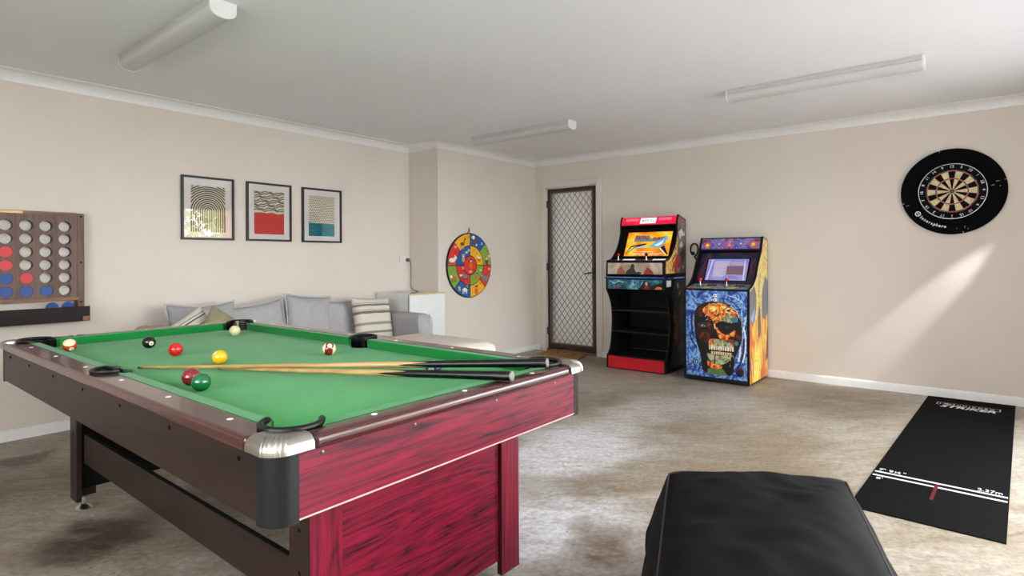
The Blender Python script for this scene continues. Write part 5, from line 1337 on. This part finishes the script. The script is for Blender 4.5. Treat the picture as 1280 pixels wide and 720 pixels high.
mqm = swirl('art_violet_nebula', [(.3, (30, 40, 110)), (.45, (78, 84, 170)), (.56, (130, 110, 190)), (.66, (170, 110, 150)), (.78, (60, 50, 120))], 9, 3)
mp_ = MB().prism([(5.772, 1.346), (5.729, 1.234), (5.743, 1.230), (5.786, 1.342)], 'y', jy0, jy1).build('marquee', M_CABBLK, a2)
fmq = frame((5.7505 - .0005, JC, 1.29), (0, -1, 0), (.043, 0, .112))
lm = [(0, rect(-JW + .004, -.055, JW - .004, .055))]
for sx in (-1, 1):
    lm += [(1, ell(sx * .22, -.01, .035, .035, 12)), (2, ell(sx * .22, -.01, .017, .017, 10)), (3, stroke([(sx * .275, -.04), (sx * .25, -.015), (sx * .262, .03)], .010)), (4, stroke([(sx * .20, .05), (sx * .10, -.05)], .005)), (5, ell(sx * .105, .0, .013, .013, 8)), (4, stroke([(sx * .06, .05), (sx * .13, .02), (sx * .18, .045)], .004)), (6, ell(sx * .255, .03, .028, .016, 8)), (5, ell(sx * .15, -.035, .006, .006, 6)), (5, ell(sx * .07, -.042, .005, .005, 6))]
lm += [(3, [(-.03, -.05), (-.045, .0), (-.02, .05), (.02, .05), (.045, .0), (.03, -.05)]), (7, [(-.018, -.03), (0, .03), (.018, -.03)]), (4, ell(0, .02, .010, .014, 8)), (6, ell(0, -.038, .012, .01, 8))]
art(fmq, lm, 'marquee_artwork', [mqm, am('orange', (226, 112, 34)), am('hot_yellow', (252, 222, 130)), am('rose', (176, 104, 140)), am('lilac_line', (196, 170, 214)), am('ice', (176, 222, 236)), am('wine', (120, 40, 66)), am('peach', (224, 150, 140))], mp_, step=.0002)
MB().prism([(5.731, 1.229), (5.80, 1.205), (5.80, 1.196), (5.731, 1.220)], 'y', jy0, jy1).build('speaker_panel', M_CABBLK, a2)
bt2_, tb2_ = Vector((5.572, 0, .905)), Vector((5.752, 0, 1.205)); ax2 = (tb2_ - bt2_).normalized(); nx2 = Vector((-ax2.z, 0, ax2.x))
bz = MB().prism([(bt2_.x, bt2_.z), (tb2_.x, tb2_.z), (tb2_.x + .014, tb2_.z - .006), (bt2_.x + .014, bt2_.z - .006)], 'y', jy0, jy1).build('screen_bezel', M_MATTE, a2)
mid2 = (bt2_ + tb2_) / 2; f2 = frame((mid2.x + nx2.x * .0006, JC, mid2.z + nx2.z * .0006), (0, -1, 0), ax2)
navy = swirl('art_navy_wine', [(.35, (12, 14, 34)), (.5, (26, 34, 74)), (.6, (84, 36, 44)), (.72, (22, 24, 52))], 6, 3)
art(f2, [(0, rect(-JW + .002, -.172, JW - .002, .172)), (1, stroke([(-.26, -.10), (-.20, .04), (-.17, .12)], .012)), (1, stroke([(-.25, -.02), (-.215, .08), (-.20, .15)], .01)), (1, stroke([(.24, -.08), (.22, .05), (.25, .1)], .012)), (2, rect(-.208, -.146, .208, .112))], 'bezel_artwork', [navy, am('dull_red', (110, 44, 46)), M_MATTE], bz, step=.0002)
fs2 = f2 @ Matrix.Translation((0, -.020, .0022))
M_SCR2 = screen_glow('menu_screen_lavender', [(.3, (118, 108, 214)), (.5, (160, 152, 222)), (.7, (176, 178, 226))], .82, 2.4, .6)
scr2 = art(fs2, [(0, rect(-.194, -.118, .194, .118))], 'screen', [M_SCR2], a2)
l2 = [(1, rect(-.13, -.085, .02, .095)), (2, rect(.0, -.055, .155, .04)), (3, rect(.035, .048, .15, .085)), (4, rect(-.194, .104, .194, .118)), (4, rect(-.02, -.118, .015, -.06)), (5, stroke([(-.175, -.118), (-.15, -.118 + .23)], .012)), (5, stroke([(.172, -.118), (.16, .1)], .010))]
for k in range(8): l2.append((5, rect(-.12, .08 - k * .021, -.12 + .08 + .05 * ((k * 5) % 3) / 3, .084 - k * .021)))
for k in range(3): l2.append((6, rect(.03, -.075 - k * .012, .09 + .02 * k, -.071 - k * .012)))
art(fs2 @ Matrix.Translation((0, 0, .0006)), l2, 'menu_panels', [G('white', (236, 240, 240)), G('pale_mauve', (190, 172, 206), .85), G('dusty_brown', (128, 96, 112), .85), G('pink_grey', (190, 160, 186), .85), G('periwinkle', (120, 150, 220), .9), G('white_lilac', (222, 214, 236), .9), G('grey_violet', (96, 88, 120), .8)], scr2, step=.0002)
deck2 = MB().prism([(5.352, .866), (5.575, .905), (5.575, .895), (5.352, .854)], 'y', jy0, jy1).build('control_deck', M_CABBLK, a2)
ud = Vector((.223, 0, .039)).normalized(); fdk = frame((5.4635, JC, .8862), (0, -1, 0), ud)
comic = swirl('art_comic_patchwork', [(.30, (16, 40, 110)), (.38, (30, 130, 200)), (.44, (240, 206, 50)), (.49, (20, 30, 70)), (.54, (60, 160, 210)), (.60, (40, 150, 120)), (.66, (240, 200, 60)), (.74, (20, 60, 150))], 16, 1.5)
art(fdk, [(0, rect(-JW + .002, -.111, JW - .002, .108)), (1, [(-.27, -.10), (-.25, -.02), (-.22, -.06), (-.20, -.10)]), (2, [(-.15, -.09), (-.10, -.02), (-.06, -.06), (-.10, -.10)]), (2, [(.08, -.10), (.12, -.03), (.17, -.05), (.14, -.10)]), (3, ell(-.19, .01, .035, .04)), (3, ell(.06, .01, .035, .04)), (3, ell(.0, .05, .03, .02))], 'deck_artwork', [comic, am('deck_red', (206, 50, 44)), am('deck_yellow', (238, 200, 50)), am('near_black', (18, 16, 17))], deck2, step=.0003)
joystick(a2, fdk @ Vector((-.192, .012, .0015)), M_REDB); joystick(a2, fdk @ Vector((.058, .012, .0015)), M_REDB)
for xc in (-.11, .15):
    buttons(a2, [fdk @ Vector((xc + .03 * k_, .0 + .032 * r_ + (.006 if k_ == 1 else 0), .0015)) for r_ in (0, 1) for k_ in range(3)], None, plain('dark_blue_button', (20, 32, 74), .25))
# painted front: a skull-like head against a blue swirl
fp = MB().box((5.345, jy0, .045), (5.360, jy1, .852)).build('front_panel', M_CABBLK, a2)
MB().box((5.346, jy0, .012), (5.42, jy1, .0445)).build('plinth', M_EDGE, a2)
blue = swirl('art_blue_swirl', [(.28, (10, 18, 52)), (.40, (24, 56, 140)), (.50, (58, 110, 196)), (.58, (160, 196, 226)), (.64, (38, 82, 168)), (.76, (12, 22, 60))], 5.5, 4.5)
firef = swirl('art_molten_orange', [(.3, (66, 16, 12)), (.42, (180, 50, 18)), (.52, (238, 130, 28)), (.6, (250, 206, 90)), (.68, (214, 80, 20)), (.8, (90, 20, 16))], 9, 4)
ember = swirl('art_ember_shadow', [(.3, (12, 8, 10)), (.48, (40, 16, 14)), (.58, (110, 36, 20)), (.66, (170, 70, 30)), (.76, (34, 14, 14))], 8, 3)
jade = swirl('art_jade_bone', [(.32, (60, 70, 50)), (.45, (130, 150, 110)), (.55, (196, 200, 160)), (.66, (206, 120, 60)), (.78, (90, 60, 40))], 12, 3)
dusk = swirl('art_black_violet', [(.4, (10, 9, 14)), (.6, (24, 16, 26)), (.75, (46, 22, 34))], 6, 2)
PW, PH = JW * 2, .807
def K(*pts):   # crop pixels of the panel (40..470 across, 15..665 down) to panel metres
    return [((x - 255) / 430 * PW, (340 - y) / 650 * PH) for x, y in pts]
def chaikin(P, it=2):
    for _ in range(it):
        P = [q for i in range(len(P)) for q in ((P[i][0] * .75 + P[(i + 1) % len(P)][0] * .25, P[i][1] * .75 + P[(i + 1) % len(P)][1] * .25), (P[i][0] * .25 + P[(i + 1) % len(P)][0] * .75, P[i][1] * .25 + P[(i + 1) % len(P)][1] * .75))]
    return P
def KE(x, y, rx, ry, n=14, a=0):
    (cx, cy), = K((x, y)); return ell(cx, cy, rx / 430 * PW, ry / 650 * PH, n, a)
ff = frame((5.3447, JC, .4485), (0, -1, 0), (0, 0, 1))
sk = [(0, K((42, 18), (468, 18), (468, 662), (42, 662)))]
rs_ = random.Random(11)
for k in range(130):     # swirling brush strokes round the head
    a = rs_.uniform(0, 2 * PI); rr_ = rs_.uniform(1.02, 1.75); cx0, cy0 = 265 + 168 * rr_ * math.cos(a), 330 + 262 * rr_ * math.sin(a)
    ln = rs_.uniform(.25, .6); P_ = []
    for j_ in range(7):
        q = a + ln * (j_ / 6 - .5) * 1.6; r2_ = rr_ * (1 + .16 * (j_ / 6 - .5) * (1 if k % 3 else -2))
        P_.append((265 + 168 * r2_ * math.cos(q), 330 + 262 * r2_ * math.sin(q)))
    if not all(50 < x < 460 and 26 < y < 654 for x, y in P_): continue
    sk.append((rs_.choice((9, 9, 9, 14, 14, 15, 15, 16, 8)), stroke(K(*P_), rs_.uniform(.006, .016))))
sk += [(1, K((100, 240), (106, 170), (135, 125), (190, 102), (260, 96), (330, 104), (385, 132), (418, 185), (434, 260), (436, 350), (422, 420), (398, 470), (384, 520), (376, 600), (370, 640), (160, 640), (152, 560), (146, 490), (122, 430), (106, 350))),
       (2, K((120, 180), (150, 135), (200, 130), (190, 190), (160, 210), (118, 235))),
       (3, K((150, 165), (205, 118), (270, 102), (330, 112), (375, 145), (402, 195), (410, 242), (350, 240), (300, 236), (268, 250), (244, 268), (226, 225), (190, 200))),
       (4, K((285, 228), (315, 205), (352, 188), (392, 205), (406, 238), (360, 250), (318, 244))), (10, KE(345, 160, 26, 20, 12)), (11, KE(345, 160, 12, 9, 10)), (11, KE(265, 196, 12, 14, 10)), (12, K((205, 150), (240, 125), (270, 140), (255, 165), (225, 175))), (12, K((290, 130), (330, 125), (320, 150))),
       (5, K((350, 215), (400, 205), (408, 240), (370, 246))),
       (2, K((125, 250), (185, 238), (225, 262), (230, 330), (200, 400), (165, 420), (130, 360))), (6, K((140, 262), (190, 252), (196, 264), (150, 276))), (7, KE(166, 282, 20, 9, 10, -.1)), (11, KE(168, 282, 7, 7, 8)), (8, KE(162, 279, 5, 4, 6)),
       (3, K((252, 270), (290, 322), (330, 345), (372, 310), (392, 296), (388, 340), (350, 380), (300, 388), (270, 350))), (11, K((280, 262), (330, 254), (375, 268), (368, 300), (320, 306), (288, 290))), (6, KE(334, 284, 18, 8, 10)), (2, K((335, 350), (385, 345), (392, 400), (370, 440), (340, 420))),
       (11, K((228, 322), (250, 296), (270, 352), (256, 362), (240, 352))), (12, stroke(K((246, 262), (252, 300)), .012)),
       (4, K((205, 378), (260, 372), (320, 384), (372, 402), (376, 440), (330, 452), (250, 452), (204, 440))), (3, K((210, 380), (240, 372), (244, 420), (216, 430))), (11, K((200, 446), (376, 440), (372, 468), (290, 478), (204, 470)))]
for k in range(60):
    x_, y_ = rs_.uniform(150, 400), rs_.uniform(118, 245); 
    if ((x_ - 275) / 135) ** 2 + ((y_ - 215) / 105) ** 2 > 1: continue
    a = rs_.uniform(-1, 1); L_ = rs_.uniform(10, 30)
    sk.append((rs_.choice((12, 10, 3, 1, 11, 6)), stroke(K((x_, y_), (x_ + L_ * .5 * math.cos(a), y_ + L_ * .5 * math.sin(a) - 3), (x_ + L_ * math.cos(a), y_ + L_ * math.sin(a))), rs_.uniform(.002, .006))))
for k in range(50):
    x_, y_ = rs_.uniform(200, 380), rs_.uniform(370, 570); a = rs_.uniform(1.1, 2.0); L_ = rs_.uniform(8, 26)
    sk.append((rs_.choice((12, 10, 3, 11, 2, 13)), stroke(K((x_, y_), (x_ + L_ * .5 * math.cos(a) + 2, y_ + L_ * .5 * math.sin(a)), (x_ + L_ * math.cos(a), y_ + L_ * math.sin(a))), rs_.uniform(.002, .005))))
for k in range(11):
    x = 206 + k * 16; sk.append((8 if k % 3 else 10, K((x, 428 - abs(k - 4) * .8), (x + 13, 427 - abs(k - 4) * .8), (x + 12, 456), (x + 1, 457))))
for k in range(9):
    x = 222 + k * 16; sk.append((10, K((x, 468), (x + 13, 467), (x + 12, 490), (x + 2, 491))))
sk += [(4, K((185, 478), (222, 492), (300, 500), (372, 470), (356, 520), (318, 556), (262, 566), (216, 545))), (3, K((200, 540), (260, 560), (300, 566), (300, 590), (230, 600), (190, 570))), (13, K((200, 600), (300, 590), (340, 640), (190, 640))), (11, stroke(K((250, 492), (248, 560)), .010)),
       (7, KE(118, 556, 22, 24, 12)), (11, KE(118, 556, 12, 13, 10)), (8, KE(118, 556, 5, 6, 8)), (2, KE(408, 345, 18, 46, 12)), (5, KE(398, 395, 12, 18, 10)), (8, stroke(K((360, 125), (400, 160), (418, 210)), .007)), (9, KE(420, 605, 30, 34, 12)), (2, stroke(K((395, 600), (415, 575), (445, 590), (440, 630)), .010)), (2, stroke(K((60, 590), (90, 560), (110, 600), (85, 640)), .012)), (11, stroke(K((43, 248), (467, 262)), .003))]
sk2 = []
for m_, P_ in sk: sk2.append((m_, P_ if isinstance(P_, Strip) or len(P_) < 5 or len(P_) > 30 or m_ == 0 else chaikin(list(P_), 2)))
art(ff, sk2, 'front_artwork', [blue, dusk, ember, firef, jade, am('teal_patch', (50, 130, 140)), am('eye_shade', (36, 52, 76)), am('eye_blue', (96, 150, 190)), am('bone_white', (222, 224, 220)), am('deep_navy', (14, 20, 48)), am('cream_bone', (226, 200, 150)), am('near_black', (18, 16, 17)), am('hot_yellow', (252, 222, 130)), am('moss', (92, 120, 66)), am('royal_blue', (30, 74, 160)), am('sky_stroke', (92, 146, 212)), am('pale_stroke', (176, 204, 226))], fp, step=.00001)
for y_ in (52, 84):
    (cx, cz), = K((252, y_)); p = ff @ Vector((cx, cz, .004))
    cb_ = MB().lathe([(.0155, -.004), (.0155, .004), (.012, .006)], Matrix.Translation(p) @ RX, 18).build('coin_button', plain('white_button', (232, 230, 224), .3), fp, smooth='auto')
    MB().lathe([(.006, 0), (.006, .0015), (.004, .002)], Matrix.Translation(p + Vector((-.0062, 0, 0))) @ RX, 12).build('button_icon', M_INK, cb_)
# outlet and looped cord on the end wall between the machines
o2 = thing('power_outlet', 'single power outlet on the end wall between the two arcade machines', 'outlet', (DF - .001, 2.36, 1.20))
MB().box((DF - .012, 2.325, 1.165), (DF - .0005, 2.40, 1.235)).build('face_plate', M_PLATE, o2, bevel=.003)
MB().lathe([(.02, 0), (.02, .02), (.012, .034)], Matrix.Translation((DF - .0135, 2.352, 1.2)) @ RX, 16).build('plug', M_BLACK, a2, smooth='auto')
lp = [(DF - .045, 2.352, 1.2), (DF - .06, 2.36, 1.22), (DF - .06, 2.355, 1.275), (DF - .06, 2.325, 1.30), (DF - .06, 2.292, 1.285), (DF - .06, 2.284, 1.235), (DF - .06, 2.30, 1.185), (DF - .055, 2.32, 1.165), (DF - .05, 2.30, 1.13), (DF - .04, 2.27, 1.05), (DF - .03, 2.262, .8), (DF - .03, 2.262, .3)]
MB().tube([Vector(p) for p in catmull(lp, 5)], .0085, 8).build('power_cable', M_BLACK, a2, smooth='auto')

# ------------------------------------------------------------------ garden outside the garage opening (seen in the first picture's glass)
M_BARK = swirl('orange_brown_bark', [(.35, (110, 62, 30)), (.5, (168, 100, 48)), (.65, (196, 130, 70))], 8, 1.5, (3, 3, .5), .9)
M_LEAF = [plain('leaf_' + n_, c_, .7, grain=.2) for n_, c_ in (('olive', (176, 170, 70)), ('yellow_green', (206, 190, 90)), ('pale', (226, 222, 170)))]
def tree(x, y, h, label, seed, trunk_r=.13, lean_=0.1, crown=(2.2, 1.6, 1.7), n_leaf=900):
    random.seed(seed)
    t = thing('garden_tree', label, 'tree', (x, y, -.02), 'trees in the garden outside')
    pts = [Vector((x + lean_ * math.sin(k / 6 * 2.2), y, -.02 + h * .75 * k / 6)) for k in range(7)]
    MB().tube(pts, [trunk_r * (1 - .06 * k) for k in range(7)], 12).build('trunk', M_BARK, t, smooth='auto')
    mb = MB(); c_ = Vector((x, y, h))
    for k in range(n_leaf):
        d = Vector((random.gauss(0, 1), random.gauss(0, 1), random.gauss(0, 1))).normalized() * random.random() ** .4
        p = c_ + Vector((d.x * crown[0], d.y * crown[1], d.z * crown[2])); s = random.uniform(.08, .2)
        e = Euler((random.random() * 6, random.random() * 6, random.random() * 6)).to_matrix()
        mb.add([p + e @ Vector(v) for v in ((-s, 0, 0), (0, -s * .5, 0), (s, 0, 0), (0, s * .5, 0))], [(0, 1, 2, 3)], k % 3)
    mb.build('foliage', M_LEAF, t, recalc=False)
for args in ((6.88, -5.6, 3.6, 'orange-brown trunked tree reflected in the arches picture', 3, .16, .25, (2.0, 1.3, 1.3), 550),
             (8.6, -9.5, 2.3, 'yellow-green leafy tree reflected behind the trunk in the arches picture', 5, .13, .1, (2.3, 1.5, 1.5), 1000)):
    tree(*args)

# ------------------------------------------------------------------ light, world, camera
W_ = bpy.data.worlds.new('daylight'); S.world = W_; W_.use_nodes = True
wn = W_.node_tree; wn.nodes.clear()
bg = wn.nodes.new('ShaderNodeBackground'); bg.inputs['Color'].default_value = (.93, .965, 1.0, 1); bg.inputs['Strength'].default_value = 13.0
wo = wn.nodes.new('ShaderNodeOutputWorld'); wn.links.new(bg.outputs[0], wo.inputs[0])
sn = bpy.data.lights.new('sun', 'SUN'); sn.energy = 6.5; sn.angle = math.radians(.6); sn.color = (1.0, .97, .93)
sno = bpy.data.objects.new('sun', sn); COL.objects.link(sno); sno.rotation_euler = Vector((.25, -.62, -.74)).to_track_quat('-Z', 'Y').to_euler()
# added spot inside the opening, standing in for a sunlit streak on the end wall
sd = bpy.data.lights.new('streak_spot', 'SPOT'); sd.energy = 260; sd.spot_size = math.radians(11); sd.spot_blend = .7; sd.shadow_soft_size = .02; sd.color = (.93, .96, 1.0)
so = bpy.data.objects.new('streak_spot', sd); COL.objects.link(so)
src = Vector((5.74, -.66, 1.93)); tgt = Vector((DF, .46, .64))
so.location = src; so.rotation_euler = (tgt - src).to_track_quat('-Z', 'Y').to_euler()

cd = bpy.data.cameras.new('camera'); co = bpy.data.objects.new('camera', cd); COL.objects.link(co)
cd.sensor_width = 36; cd.lens = F_PX / 1280 * 36; cd.shift_y = -(360 - CY) / 1280; cd.clip_start = .02
fwd = Vector((math.cos(TH), math.sin(TH), 0)); right = Vector((math.sin(TH), -math.cos(TH), 0)); upv = Vector((0, 0, 1))
# roll about the optical axis
c_, s_ = math.cos(ROLL), math.sin(ROLL)
r2 = right * c_ + upv * s_; u2 = upv * c_ - right * s_
M = Matrix((r2, u2, -fwd)).transposed().to_4x4(); M.translation = Vector((0, 0, EYE)); co.matrix_world = M
S.camera = co
S.view_settings.view_transform = 'Standard'; S.view_settings.look = 'None'; S.view_settings.gamma = 1; S.view_settings.use_curve_mapping = False
S.view_settings.exposure = 0.03
